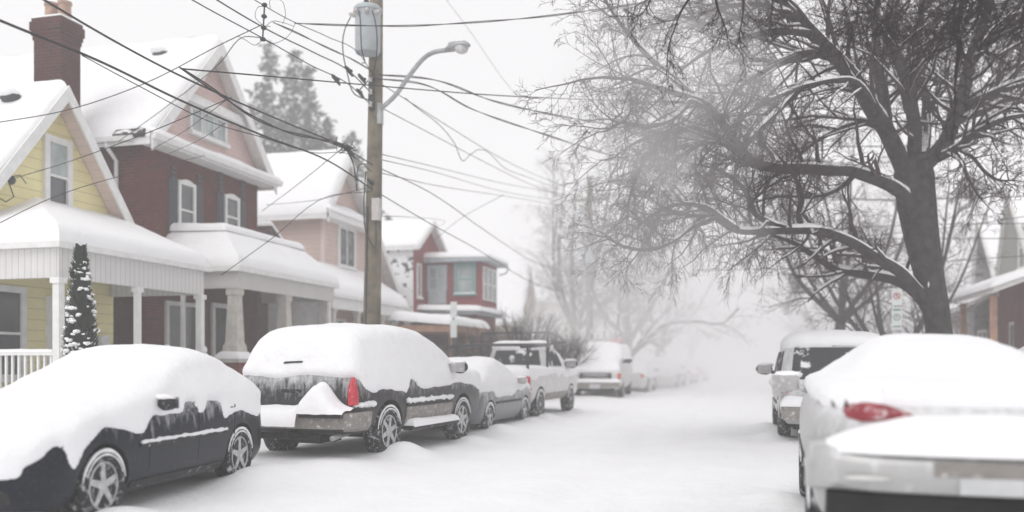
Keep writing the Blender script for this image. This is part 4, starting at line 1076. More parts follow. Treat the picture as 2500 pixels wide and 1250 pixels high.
    # pierced screen between the piers
    for (p0, p1) in (((X + .2, Ys + .18), (Xf - .6, Ys + .18)),):
        m = MB(); L = p1[0] - p0[0]
        m.box(p0[0], p1[0], p0[1] - .03, p0[1] + .03, 1.28, 1.38); m.box(p0[0], p1[0], p0[1] - .03, p0[1] + .03, .72, .80)
        k = int(L / .2)
        for i in range(k + 1):
            xx = p0[0] + L * i / k; m.obox((xx, p0[1], 1.04), Vector((1, 0, 1)).normalized(), Vector((-1, 0, 1)).normalized(), (0, -1, 0), -.33, .33, -.02, .02, -.012, .012); m.obox((xx, p0[1], 1.04), Vector((1, 0, -1)).normalized(), Vector((1, 0, 1)).normalized(), (0, -1, 0), -.33, .33, -.02, .02, .013, .03)
        m.build('lattice_screen', 'stone', root)
    # ground floor door and curtained window behind the porch
    window(root, (X, 18.3, 1.2), (0, 1, 0), (1, 0, 0), 1.2, 1.6, glass='glass', lights=(2, 1), trim=.1, snow=False); 
    window(root, (X, 20.2, .75), (0, 1, 0), (1, 0, 0), .95, 2.1, frame='white', glass='glass', lights=(1, 1), trim=.12, sill=False, name='front_door')
    w = MB(); w.box(X + .3, X + 2.2, 22.42, 22.5, .7, 3.1); w.build('porch_end_wall', 'white', root)
    return root
# ---- C pink house
def pink_house():
    X = -13.4
    root = thing('pink_house', 'dusty pink sided house with a pair of tall windows, behind the wooden utility pole', 'house', (X, 28, 0), group='houses along the left side')
    Yap = 27.7
    r = gable_house(root, 1, X, -25, 26.45, 31.9, Yap, 6.72, 4.35, 8.35, .4, .45, .45, wall='pink2', soffit='soffit', seed=31, fb=.32, th=.26)
    e = MB(); e.box(X + .003, X + .5, 26.0, 29.6, 6.12, 6.34); ev = e.build('front_eave', 'white', root)
    snow_obj(ev, [(((X + .53, 25.95, 6.34), (X + .53, 29.6, 6.34), (X + .04, 29.4, 6.62), (X + .04, 26.2, 6.62)), (1, 1, 0, 1))], 'eave_snow', .18, 36, .16, .3, 30, 10)
    win_px(root, X, (827, 556), (862, 652), glass='glass', lights=(2, 1), trim=.11, snow=False)
    c = MB(); c.box(X - .05, X + .045, 26.43, 26.53, .3, 6.10); c.build('corner_board', 'soffit_pink', root)
    # a neighbour's low lean-to roof seen between the houses
    s = MB(); A = (-14.0, 25.1, 4.1); B = (-14.0, 26.35, 3.75)
    s.prism([(-13.9, 24.0, 5.55), (-13.9, 26.4, 4.05), (-13.9, 26.4, 3.9), (-13.9, 24.0, 5.4)], (-4.5, 0, 0)); lt = s.build('lean_to_roof', 'brown', root)
    snow_obj(lt, [(((-13.8, 26.45, 4.06), (-18.4, 26.45, 4.06), (-18.4, 23.95, 5.58), (-13.8, 23.95, 5.58)), (1, 0, 1, 1))], 'roof_snow', .22, 38, .2)
    s = MB(); s.box(-18.3, -14.0, 24.3, 26.38, 0, 3.88); s.build('lean_to_wall', 'brown', root)
    hip_porch(root, X, -11.9, 24.3, 30.3, 3.50, 4.45, south_hip=True, north_hip=False, th=.26, seed=40, frieze=.34, fmat='white')
    for y in (24.55, 26.3, 28.3, 30.1): post(root, -12.1, y, .5, 3.06, .16, 'stone')
    window(root, (X, 26.9, 1.3), (0, 1, 0), (1, 0, 0), 1.1, 1.5, glass='glass', lights=(2, 1), trim=.1, snow=False)
    window(root, (X, 28.9, .6), (0, 1, 0), (1, 0, 0), .9, 2.1, glass='glass', lights=(1, 1), trim=.1, sill=False, name='front_door')
    railing(root, (-12.1, 24.6), (-12.1, 28.2), .6, 1.4)
    return root
# ---- D dark red house with teal windows
def red_house():
    X = -12.4; Ya, Yb = 33.6, 35.9; Xs = -10.1
    root = thing('red_house', 'dark red house with an upstairs sunroom, teal window trim and snowy flat roof', 'house', (X, 34, 0), group='houses along the left side')
    r = gable_house(root, 1, X, -22, 32.1, 35.6, 33.65, 5.95, 5.75, 7.0, .3, .2, .2, wall='redwood', side='shingle', soffit='soffit', seed=51, fb=.2, th=.12)
    w = MB(); w.box(X + .003, Xs, Ya, Yb, 3.55, 5.42); sr = w.build('sunroom', 'redwood', root)
    rf = MB(); rf.box(X - .2, Xs + .4, Ya - .35, Yb + .35, 5.42, 5.58); sf = rf.build('sunroom_roof', 'greyblue', root)
    snow_obj(sf, [(((Xs + .42, Ya - .37, 5.58), (Xs + .42, Yb + .37, 5.58), (X - .2, Yb + .37, 5.62), (X - .2, Ya - .37, 5.62)), (1, 1, 0, 1))], 'roof_snow', .24, 52, .3)
    d = MB(); d.tube([(Xs + .42, Yb + .3, 5.45), (Xs + .35, Yb + .3, 5.2), (Xs + .08, Yb + .12, 5.1)], .04, 6); d.build('downspout', 'greyblue', sf, True)
    # south face: glazed door, teal window; street face: three narrow lights; gable wall: slit window
    win_pxY(root, Ya, (1051, 655), (1085, 705), frame='greyblue', glass='glass_pale', lights=(2, 2), trim=.12, sill=False, snow=False)
    m = MB(); a = atY(1046, 705, Ya); b = atY(1090, 742, Ya); m.obox((a.x, Ya, b.z), (1, 0, 0), (0, 0, 1), (0, -1, 0), 0, b.x - a.x, 0, a.z - b.z - .05, -.01, .05); m.build('door_panel', 'greyblue', root)
    win_pxY(root, Ya, (1117, 650), (1155, 712), frame='teal', glass='glass_pale', lights=(1, 2), trim=.13)
    for q in range(3): window(root, (Xs, Ya + .25 + q * .65, 3.95), (0, 1, 0), (1, 0, 0), .48, 1.25, glass='glass_pale', lights=(1, 2), trim=.06, sill=False)
    window(root, (X, 32.5, 4.0), (0, 1, 0), (1, 0, 0), .3, 1.25, glass='glass', lights=(1, 1), trim=.05)
    # roof of the floor below, ground floor, low porch to the south
    b = MB(); b.box(X + .003, Xs + .1, 32.9, Yb + .5, 3.28, 3.5); br = b.build('skirt_roof', 'greyblue', root)
    snow_obj(br, [(((Xs + .3, 32.5, 3.42), (Xs + .3, Yb + .6, 3.42), (X, Yb + .6, 3.5), (X, 32.5, 3.5)), (1, 1, 0, 1))], 'roof_snow', .22, 54, .25)
    g = MB(); g.box(X + .003, Xs - .05, 33.2, Yb, 0, 3.275); g.build('ground_floor', 'redbrick2', root)
    p = MB(); p.box(X, -9.7, 29.0, 33.1, 2.48, 2.72); pr = p.build('porch_roof', 'wood', root)
    snow_obj(pr, [(((-9.6, 28.9, 2.72), (-9.6, 33.2, 2.72), (X, 33.1, 2.95), (X, 28.9, 2.95)), (1, 1, 0, 1))], 'roof_snow', .34, 55, .36)
    for (x, y) in ((-9.85, 29.15), (-9.85, 31.0), (-11.4, 29.15)): post(root, x, y, .3, 2.477, .12, 'wood')
    g = MB(); g.box(X, -9.75, 29.05, 33.0, .0, .5); g.build('porch_floor', 'brown', root)
    return root
# ---- far houses on the left
def far_houses():
    root = thing('beige_house', 'pale beige house far along the left side behind the bare shrubs', 'house', (-13, 54, 0), group='houses along the left side')
    gable_house(root, 1, -13.0, -22, 51.0, 55.4, 52.6, 4.2, 4.0, 7.2, .3, .3, .3, wall='beige', seed=61)
    b = MB(); b.box(-13, -11, 56.0, 61, 0, 5.3); bb = b.build('wing', 'beige', root)
    b = MB(); b.box(-13.2, -10.6, 55.6, 61.4, 5.302, 5.5); br = b.build('wing_roof', 'white', root)
    snow_obj(br, [(((-10.6, 55.6, 5.5), (-10.6, 61.4, 5.5), (-13.2, 61.4, 5.55), (-13.2, 55.6, 5.55)), (1, 1, 1, 1))], 'roof_snow', .25, 62, .3)
    for y in (56.8, 59.0): window(root, (-11, y, 3.2), (0, 1, 0), (1, 0, 0), .9, 1.4, glass='glass', lights=(1, 2))
    window(root, (-12.4, 56.0, 3.2), (1, 0, 0), (0, -1, 0), .7, 1.4, glass='glass', lights=(1, 2))
    hip_porch(root, -13, -10.4, 50.5, 55.3, 2.7, 3.5, seed=63, frieze=.3, fmat='white')
    for y in (50.8, 53, 55): post(root, -10.6, y, .3, 2.3, .14)
    root = thing('white_gable_house', 'faint white gabled house beside the second utility pole, almost lost in the haze', 'house', (-13, 68, 0), group='houses along the left side')
    gable_house(root, 1, -12.5, -22, 64, 69.5, 66.7, 4.6, 4.6, 7.4, .3, .3, .3, wall='pale_siding', seed=65)
    window(root, (-12.5, 66.2, 4.2), (0, 1, 0), (1, 0, 0), 1.0, 1.4); window(root, (-12.5, 66.0, 1.2), (0, 1, 0), (1, 0, 0), 1.4, 1.5)
    hip_porch(root, -12.5, -10, 63.8, 69.6, 2.7, 3.5, seed=66, frieze=.3, fmat='white')
    for y in (64.1, 66.6, 69.3): post(root, -10.2, y, .3, 2.3, .14)
# ---- houses on the right
def right_houses():
    root = thing('brick_porch_house', 'brick house with bare wooden porch posts and a tall pale pointed gable', 'house', (9, 33, 0), group='houses along the right side')
    gable_house(root, -1, 9.0, 18, 31.4, 35.5, 34.1, 4.3, 4.3, 7.35, .12, .05, .05, wall='redbrick2', gable='pale_siding', zg=4.35, side='redbrick2', seed=71, fascia='soffit', fb=.18, th=.12)
    window(root, (9.0, 32.9, 4.6), (0, -1, 0), (-1, 0, 0), .6, 1.3, glass='glass', lights=(1, 2))
    p = MB(); p.prism([(7.0, 27.5, 3.35), (7.0, 36.0, 3.35), (7.0, 36.0, 3.47), (7.0, 27.5, 3.47)], (.001, 0, 0))
    V = [(6.7, 27.0, 3.35), (6.7, 36.2, 3.35), (9.3, 36.2, 4.35), (9.3, 27.0, 4.35), (6.7, 27.0, 3.5), (6.7, 36.2, 3.5), (9.3, 36.2, 4.5), (9.3, 27.0, 4.5)]
    p = MB(); p.add(V, [(0, 3, 2, 1), (4, 5, 6, 7), (0, 1, 5, 4), (1, 2, 6, 5), (2, 3, 7, 6), (3, 0, 4, 7)]); pr = p.build('porch_roof', 'soffit', root)
    snow_obj(pr, [(((6.62, 36.3, 3.5), (6.62, 26.9, 3.5), (9.4, 26.9, 4.52), (9.4, 36.3, 4.52)), (1, 1, 1, 1))], 'roof_snow', .2, 72, .25)
    b = MB(); b.box(8.9, 17, 26.8, 33.3, 0, 4.1); b.build('brick_wing', 'redbrick2', root)
    w = MB(); w.add([(8.7, 26.4, 4.62), (8.7, 31.38, 4.62), (13, 31.38, 6.5), (13, 26.4, 6.5), (17.3, 31.38, 4.62), (17.3, 26.4, 4.62)], [(0, 1, 2, 3), (3, 2, 4, 5), (0, 3, 5), (0, 5, 4, 1)]); wr = w.build('wing_roof', 'shingle', root)
    snow_obj(wr, [(((8.7, 31.38, 4.64), (8.7, 26.4, 4.64), (13, 26.4, 6.52), (13, 31.38, 6.52)), (1, 1, 0, 1))], 'roof_snow', .14, 73, .2, .9)
    for y in (35.8, 31.6, 28.0): post(root, 6.95, y, .3, 3.345, .17, 'wood', False)
    m = MB(); m.box(6.9, 7.0, 28.1, 35.7, 1.45, 1.58); m.box(6.9, 7.0, 28.1, 35.7, .6, .7)
    for i in range(40): m.box(6.93, 6.97, 28.2 + i * .19, 28.24 + i * .19, .7, 1.45)
    rl = m.build('railing', 'wood', root); snow_obj(rl, [(((6.88, 35.7, 1.58), (6.88, 28.1, 1.58), (7.02, 28.1, 1.58), (7.02, 35.7, 1.58)), (1, 1, 1, 1))], 'rail_snow', .06, 2, .06, .4, 20, 6)
    m = MB(); m.box(7.0, 9.0, 27.6, 35.9, .05, .55); m.build('porch_floor', 'wood', root)
    m = MB()
    for y in (36.0, 37.2): m.prism([(6.9, y - .04, 1.5), (6.9, y - .04, 1.4), (5.7, y - .04, .8), (5.7, y - .04, .9)], (0, .08, 0)); m.box(5.65, 5.75, y - .05, y + .05, .1, 1.0)
    m.build('stair_rail', 'wood', root)
    window(root, (9.0, 33.9, 1.2), (0, -1, 0), (-1, 0, 0), 1.2, 1.5, glass='glass', lights=(2, 1), snow=False); window(root, (8.9, 30.2, 1.0), (0, -1, 0), (-1, 0, 0), .95, 2.1, glass='glass', lights=(1, 1), sill=False, name='front_door')
    root = thing('grey_gable_house', 'grey house with a steep pointed gable and snowy lower roof, behind the big tree', 'house', (9, 38, 0), group='houses along the right side')
    gable_house(root, -1, 9.3, 18, 36.6, 40.4, 39.5, 4.0, 4.4, 7.3, .10, .05, .05, wall='grey_siding', side='grey_siding', seed=75, fascia='soffit', fb=.16, th=.12)
    p = MB(); p.add([(7.6, 36.5, 2.9), (7.6, 41.0, 2.9), (9.6, 41.0, 4.3), (9.6, 36.5, 4.3), (7.6, 36.5, 3.0), (7.6, 41.0, 3.0), (9.6, 41.0, 4.4), (9.6, 36.5, 4.4)], [(0, 3, 2, 1), (4, 5, 6, 7), (0, 1, 5, 4), (1, 2, 6, 5), (2, 3, 7, 6), (3, 0, 4, 7)]); pr = p.build('porch_roof', 'white', root)
    snow_obj(pr, [(((7.5, 41.1, 3.0), (7.5, 36.4, 3.0), (9.6, 36.4, 4.42), (9.6, 41.1, 4.42)), (1, 1, 0, 1))], 'roof_snow', .24, 76, .25)
    for y in (36.8, 38.9, 40.7): post(root, 7.85, y, .3, 2.9, .14)
    window(root, (9.3, 39.5, 1.2), (0, -1, 0), (-1, 0, 0), 1.2, 1.4, glass='glass', lights=(2, 1))
    root = thing('white_roof_house', 'house with broad snow covered roof farther back between the big tree and grey gable', 'house', (11, 47, 0), group='houses along the right side')
    gable_house(root, -1, 9.5, 19, 43, 51, 47, 4.3, 4.3, 7.2, .3, .3, .3, wall='pale_siding', seed=81)
    window(root, (9.5, 48.5, 4.2), (0, -1, 0), (-1, 0, 0), 1.0, 1.3); window(root, (9.5, 48.8, 1.2), (0, -1, 0), (-1, 0, 0), 1.4, 1.5)
    p = MB(); p.box(7.3, 9.497, 43, 51, 2.7, 2.9); pr = p.build('porch_roof', 'white', root)
    snow_obj(pr, [(((7.2, 51.1, 2.9), (7.2, 42.9, 2.9), (9.5, 42.9, 3.7), (9.5, 51.1, 3.7)), (1, 1, 0, 1))], 'roof_snow', .24, 82, .25)
    for y in (43.3, 47, 50.7): post(root, 7.5, y, .2, 2.697, .14)

# ================================================================== TREES
def catmull(P, k=5):
    """smooth curve through points of uneven spacing"""
    P = [Vector(p) for p in P]; out = []; n = len(P)
    if n < 3: return [P[0].lerp(P[-1], i / k) for i in range(k + 1)]
    dl = [max(1e-6, (P[i + 1] - P[i]).length) for i in range(n - 1)]
    T = []
    for i in range(n):
        if i == 0: T.append((P[1] - P[0]) / dl[0])
        elif i == n - 1: T.append((P[-1] - P[-2]) / dl[-1])
        else:
            u = (P[i] - P[i - 1]) / dl[i - 1]; w = (P[i + 1] - P[i]) / dl[i]
            T.append((u * dl[i] + w * dl[i - 1]) / (dl[i] + dl[i - 1]))
    for i in range(n - 1):
        for j in range(k):
            t = j / k; h1 = 2 * t ** 3 - 3 * t * t + 1; h2 = t ** 3 - 2 * t * t + t; h3 = -2 * t ** 3 + 3 * t * t; h4 = t ** 3 - t * t
            out.append(P[i] * h1 + T[i] * (dl[i] * h2) + P[i + 1] * h3 + T[i + 1] * (dl[i] * h4))
    out.append(P[-1]); return out
def lerp_list(v, n): return [float(np.interp(i / (n - 1), np.linspace(0, 1, len(v)), v)) for i in range(n)]
def snow_on(mb, pts, rad, thr=.035, seed=0):
    """a ridge of snow along the upper side of a limb wherever it lies flat enough"""
    run = []
    def flush():
        if len(run) > 2:
            n = len(run); pp = []; rr = []
            for i, (p, r) in enumerate(run):
                e = min(1, (i + .3) / 1.5, (n - 1 - i + .3) / 1.5); k = .72 + .22 * mnoise.noise(p * 2.3)
                pp.append(p + Vector((0, 0, r * .50 + .012))); rr.append(max(.004, r * k * e + .006))
            mb.tube(pp, rr, 7)
        run.clear()
    for i, p in enumerate(pts):
        t = (pts[min(i + 1, len(pts) - 1)] - pts[max(i - 1, 0)]).normalized()
        if abs(t.z) < .72 and rad[i] > thr: run.append((p, rad[i]))
        else: flush()
    flush()
def grow(mb, p, d, L, r, lvl, rng, droop=-.05, nch=(5, 7), spread=(30, 65), shrink=(.42, .68), wander=.28, sn=None, sides=4):
    n = 5 if lvl >= 2 else (4 if lvl == 1 else 3); pts = [p]; q = Vector(p); dd = Vector(d)
    for i in range(n):
        dd = dd + Vector((rng.gauss(0, wander), rng.gauss(0, wander), rng.gauss(0, wander) + droop)); dd.normalize(); dd = dd * .75 + Vector(d) * .25 + Vector((0, 0, droop * i)); dd.normalize()
        q = q + dd * (L / n); pts.append(q)
    rad = [r * (1 - .75 * i / n) for i in range(n + 1)]
    mb.tube(pts, rad, 3 if r < .02 else sides, caps=False)
    if sn is not None and r > .024: snow_on(sn, pts, rad, .012)
    if lvl <= 0: return
    k = rng.randint(*nch)
    for c in range(k):
        t = (.2 + .8 * (c + rng.random()) / k); f = min(t * n, n - 1e-6); i = int(f); b = pts[i].lerp(pts[i + 1], f - i)
        ax = (pts[i + 1] - pts[i]).normalized(); o = ax.orthogonal().normalized(); o = Matrix.Rotation(rng.random() * 2 * PI, 3, ax) @ o
        a = R(rng.uniform(*spread)) * (1 - .4 * (t > .9)); nd = ax * math.cos(a) + o * math.sin(a)
        grow(mb, b, nd, L * rng.uniform(*shrink) * (1.15 - .45 * t), max(.004, rad[i] * rng.uniform(.48, .66)), lvl - 1, rng, droop, nch, spread, shrink, wander, sn, sides)
def big_tree():
    D = 17.0; base = atD(2298, 830, D); base.z = 0
    root = thing('bare_street_tree', 'large bare tree with snow lined limbs arching over the street from the right', 'tree', (base.x, base.y, 0))
    tr = MB(); sn = MB(); cr = MB(); rng = random.Random(12)
    def trace(px, r0, r1, D0=D, D1=D, k=5):
        n = len(px); P = [atD(x, y, D0 + (D1 - D0) * i / (n - 1)) for i, (x, y) in enumerate(px)]
        pts = catmull(P, k); pts = [p + Vector((mnoise.noise(p * 1.7), mnoise.noise(p * 1.7 + Vector((9, 0, 0))), mnoise.noise(p * 1.7 + Vector((0, 9, 0))))) * (r0 * .25) for p in pts]
        return pts, lerp_list([r0, (r0 * .62 + r1 * .38), r1], len(pts))
    # trunk
    P = [base + Vector((.05, 0, -.2)), base + Vector((.02, 0, .35))] + [atD(x, y, D) for x, y in ((2290, 790), (2272, 690), (2252, 590), (2238, 500), (2231, 430), (2230, 385))]
    pts = catmull(P, 6); tr.tube(pts, lerp_list([.40, .28, .24, .26, .31, .355, .37, .30], len(pts)), 18)
    limbs = [ # pixels, r0, r1, depth at the end, sub-branch count, length
        ([(2262, 735), (2215, 680), (2150, 635), (2080, 595), (2010, 566), (1930, 562), (1850, 566), (1790, 560), (1745, 535), (1690, 528)], .115, .03, 15.0, 16, 1.3),
        ([(2270, 765), (2225, 705), (2160, 678), (2095, 668), (2040, 655), (1990, 625), (1945, 597), (1890, 575), (1850, 578)], .11, .028, 18.0, 12, 1.2),
        ([(2240, 515), (2205, 475), (2150, 440), (2085, 420), (2000, 413), (1910, 410), (1850, 402), (1805, 365), (1770, 310), (1735, 265), (1690, 240), (1620, 218), (1550, 195), (1475, 190)], .13, .022, 13.8, 26, 1.7),
        ([(1700, 245), (1650, 195), (1595, 150), (1545, 95), (1500, 35), (1470, -10)], .06, .015, 14.0, 12, 1.2),
        ([(1845, 403), (1795, 370), (1745, 332), (1690, 312), (1620, 325), (1550, 350), (1500, 385)], .075, .015, 15.0, 14, 1.5),
        ([(1800, 363), (1730, 345), (1680, 370), (1620, 420), (1570, 480)], .055, .015, 15.5, 13, 1.5),
        ([(2215, 440), (2180, 350), (2140, 280), (2095, 205), (2045, 145), (1985, 85), (1920, 20), (1870, -40)], .175, .085, 15.2, 20, 2.1),
        ([(2140, 275), (2095, 205), (2040, 195), (1960, 212), (1880, 245), (1800, 300), (1740, 360)], .065, .016, 14.0, 18, 1.7),
        ([(2165, 325), (2120, 302), (2060, 312), (1995, 345), (1930, 395), (1860, 440)], .065, .016, 19.0, 16, 1.5),
        ([(2045, 145), (1990, 130), (1920, 150), (1840, 190), (1770, 240)], .08, .02, 16, 15, 1.7),
        ([(1985, 85), (1900, 75), (1810, 95), (1720, 130), (1650, 180)], .07, .018, 15, 15, 1.7),
        ([(1930, 30), (1850, 10), (1760, 20), (1680, 50)], .06, .018, 15, 12, 1.6),
        ([(2200, 400), (2165, 290), (2145, 190), (2138, 90), (2145, -30)], .115, .06, 19.5, 15, 1.8),
        ([(2235, 400), (2232, 300), (2215, 210), (2190, 135), (2150, 60), (2100, -30)], .135, .06, 16.0, 16, 1.9),
        ([(2228, 240), (2238, 150), (2244, 60), (2255, -40)], .09, .05, 18.5, 12, 1.7),
        ([(2250, 400), (2262, 320), (2258, 240), (2240, 160), (2225, 80)], .11, .05, 20.5, 12, 1.6),
        ([(2255, 410), (2305, 350), (2332, 280), (2352, 215), (2372, 145), (2398, 60), (2425, -40)], .155, .07, 16.5, 16, 1.9),
        ([(2345, 265), (2400, 240), (2470, 210), (2560, 180), (2650, 150)], .11, .05, 16, 13, 1.7),
        ([(2330, 300), (2390, 275), (2450, 245), (2530, 225), (2620, 210)], .09, .04, 18.5, 12, 1.6),
        ([(2372, 150), (2430, 90), (2500, 62), (2600, 35)], .085, .04, 17, 12, 1.6),
        ([(2275, 395), (2330, 365), (2385, 322), (2450, 292), (2540, 275)], .09, .03, 15.5, 12, 1.3),
        ([(2335, 362), (2375, 385), (2405, 420), (2440, 440), (2480, 440)], .04, .012, 15.0, 14, .8),
        ([(2330, 370), (2352, 402), (2362, 430), (2385, 470), (2400, 490)], .04, .012, 16.0, 10, .6),
        ([(1955, 560), (1950, 520), (1958, 480), (1945, 440), (1925, 410), (1890, 370)], .06, .018, 15.5, 12, 1.0),
        ([(1935, 562), (1880, 545), (1842, 520), (1828, 478), (1795, 440), (1740, 410), (1690, 400)], .062, .016, 15.0, 15, 1.2),
        ([(1800, 560), (1765, 535), (1720, 505), (1660, 500), (1600, 520), (1550, 560)], .055, .014, 14.5, 14, 1.3),
        ([(1740, 535), (1690, 555), (1640, 590), (1590, 610), (1520, 600), (1480, 580)], .05, .014, 14.0, 12, 1.1),
        ([(1960, 210), (1900, 270), (1840, 330), (1800, 400), (1790, 470)], .055, .014, 13.6, 14, 1.4),
        ([(2100, 415), (2050, 460), (1990, 480), (1900, 480), (1830, 500)], .05, .012, 17.5, 12, 1.1),
        ([(1690, 240), (1640, 290), (1580, 310), (1520, 300), (1480, 320)], .045, .014, 13.4, 13, 1.2),
        ([(1630, 330), (1570, 400), (1540, 470), (1530, 540)], .04, .012, 14.5, 13, 1.1),
        ([(1900, 75), (1820, 40), (1740, 60), (1650, 40), (1580, 70)], .05, .016, 17, 13, 1.4),
    ]
    for li, (px, r0, r1, D1, nb, bl) in enumerate(limbs):
        # a limb starts where its parent is: depth interpolated for limbs leaving another limb
        D0 = D
        if px[0][0] < 2160: D0 = {1700: 14.6, 1845: 15.3, 1800: 15.2, 2140: 16.2, 2165: 16.5, 2045: 15.9, 1985: 15.6, 1930: 15.4, 1955: 16.0, 1935: 15.9, 1740: 15.2, 1960: 15.2, 2100: 16.3, 1690: 14.5, 1630: 15, 1900: 15.4}.get(px[0][0], 16)
        pts, rad = trace(px, r0, r1, D0, D1)
        tr.tube(pts, rad, 10 if r0 > .08 else 7); snow_on(sn, pts, rad)
        n = len(pts)
        for b in range(nb + 3):
            t = .15 + .85 * (b + rng.random()) / (nb + 3); i = min(n - 2, int(t * (n - 1))); ax = (pts[i + 1] - pts[i]).normalized()
            o = Matrix.Rotation(rng.random() * 2 * PI, 3, ax) @ ax.orthogonal().normalized(); a = R(rng.uniform(32, 70))
            d = ax * math.cos(a) + o * math.sin(a) + Vector((0, 0, .22)); d.normalize()
            L = bl * rng.uniform(.6, 1.15) * (1.1 - .35 * t)
            grow(cr, pts[i], d, L, min(.045, max(.015, rad[i] * .48)), 3, rng, -.022, (3, 6), (26, 60), (.40, .64), .22, sn)
        grow(cr, pts[-1], (pts[-1] - pts[-3]).normalized(), bl * .8, r1, 3, rng, -.03, (4, 6), (28, 60), (.42, .62), .2)
    # drooping twigs under the low limbs
    for b in range(38):
        li = rng.choice((0, 0, 2, 4, 24, 25)); pts, rad = trace(limbs[li][0], .05, .02, 16, 15); i = rng.randint(len(pts) // 3, len(pts) - 2)
        grow(cr, pts[i], Vector((rng.gauss(0, .35), rng.gauss(0, .35), -1)).normalized(), rng.uniform(.5, 1.1), .009, 2, rng, -.12, (4, 6), (20, 50), (.4, .6), .2)
    tr.build('trunk', 'bark', root, True); cr.build('crown', 'twig', root, True); sn.build('limb_snow', 'snow', root, True)
    # a broken stub and bark patches of blown snow
    for (x, y, w, h) in ((2250, 435, .035, .10), (2212, 466, .03, .07), (2267, 695, .02, .06)):
        s = MB(); p = atD(x, y, D - .33); s.blob(p, w * .7, .03, h * .8, .7, x, 8); s.build('bark_snow', 'snow', root, True)
    return root
def near_branches():
    root = thing('overhanging_tree', 'dark bare tree whose near twigs hang into the top right of the view', 'tree', (6.2, 6.4, 0))
    tr = MB(); cr = MB(); rng = random.Random(5)
    top = Vector((6.2, 6.4, 7.2)); tr.tube(catmull([(6.2, 6.4, -.2), (6.15, 6.4, 1.0), (6.25, 6.35, 4.0), top], 5), lerp_list([.36, .28, .25, .2], 16), 14)
    def limb(P, r0, r1):
        pts = catmull(P, 5); rad = lerp_list([r0, r1], len(pts)); tr.tube(pts, rad, 8); return pts
    hub = [atD(2420, -220, 8.2), atD(2250, -260, 8.6), atD(2000, -300, 9.2), atD(1750, -200, 9.6), atD(1650, -160, 10)]
    limb([top, hub[0], hub[1], hub[2], hub[3], hub[4]], .15, .05)
    for px, D, L in (([(1745, -200), (1700, -30), (1662, 30), (1645, 75), (1632, 115), (1628, 150)], 9.6, .45), ([(1830, -230), (1815, 0), (1812, 45), (1805, 85), (1798, 120)], 9.4, .38), ([(1740, -200), (1752, 20), (1768, 60), (1777, 95)], 9.7, .28),
                  ([(1900, -250), (1885, 10), (1880, 50)], 9.2, .25), ([(2230, -250), (2225, -40), (2215, 20), (2170, 70), (2140, 90)], 8.7, .40), ([(2300, -240), (2262, -20), (2240, 60), (2215, 130)], 8.5, .4),
                  ([(2420, -200), (2400, 0), (2372, 70), (2325, 110), (2270, 130), (2240, 145)], 8.2, .45), ([(2345, 100), (2332, 200), (2330, 290), (2320, 350)], 8.2, .25), ([(2430, -150), (2350, -10), (2300, 40), (2230, 30)], 8.4, .4),
                  ([(2500, -100), (2460, 0), (2440, 40), (2380, 60)], 8.0, .35), ([(2530, -150), (2500, 20), (2495, 60)], 7.8, .4), ([(2050, -280), (2080, -40), (2075, 15), (2050, 50)], 9.0, .35), ([(1660, -165), (1600, -30), (1570, 30), (1540, 50)], 10.0, .4)):
        P = catmull([atD(x, y, D) for x, y in px], 5); rad = lerp_list([.026, .009, .005], len(P)); cr.tube(P, rad, 5)
        n = len(P)
        for b in range(11):
            i = min(n - 2, int((.3 + .7 * (b + rng.random()) / 11) * (n - 1))); ax = (P[i + 1] - P[i]).normalized(); o = Matrix.Rotation(rng.random() * 6.28, 3, ax) @ ax.orthogonal().normalized()
            a = R(rng.uniform(30, 65)); grow(cr, P[i], (ax * math.cos(a) + o * math.sin(a)).normalized(), L * rng.uniform(.6, 1.4), .006, 2, rng, -.03, (2, 4), (28, 60), (.4, .65), .28)
    for i in range(15):
        x0 = rng.uniform(2060, 2540); y1 = rng.uniform(20, 120) * (1 if i % 3 else 1.7); D = 8.9 - (x0 - 2060) / 480 * 1.1
        P = catmull([atD(x0 + rng.uniform(10, 60), -190, D), atD(x0 + rng.uniform(-5, 30), -30, D + rng.uniform(-.5, .5)), atD(x0 + rng.uniform(-30, 20), y1 * .5, D), atD(x0 - rng.uniform(10, 60), y1, D)], 5)
        cr.tube(P, lerp_list([.022, .008, .004], len(P)), 4); n = len(P)
        for b in range(12):
            k = min(n - 2, int((.3 + .7 * (b + rng.random()) / 12) * (n - 1))); ax = (P[k + 1] - P[k]).normalized(); o = Matrix.Rotation(rng.random() * 6.28, 3, ax) @ ax.orthogonal().normalized(); a = R(rng.uniform(30, 65))
            grow(cr, P[k], (ax * math.cos(a) + o * math.sin(a)).normalized(), rng.uniform(.2, .55), .006, 2, rng, -.03, (2, 4), (28, 60), (.4, .65), .28)
    tr.build('trunk', 'bark_dk', root, True); cr.build('crown', 'twig_dk', root, True)
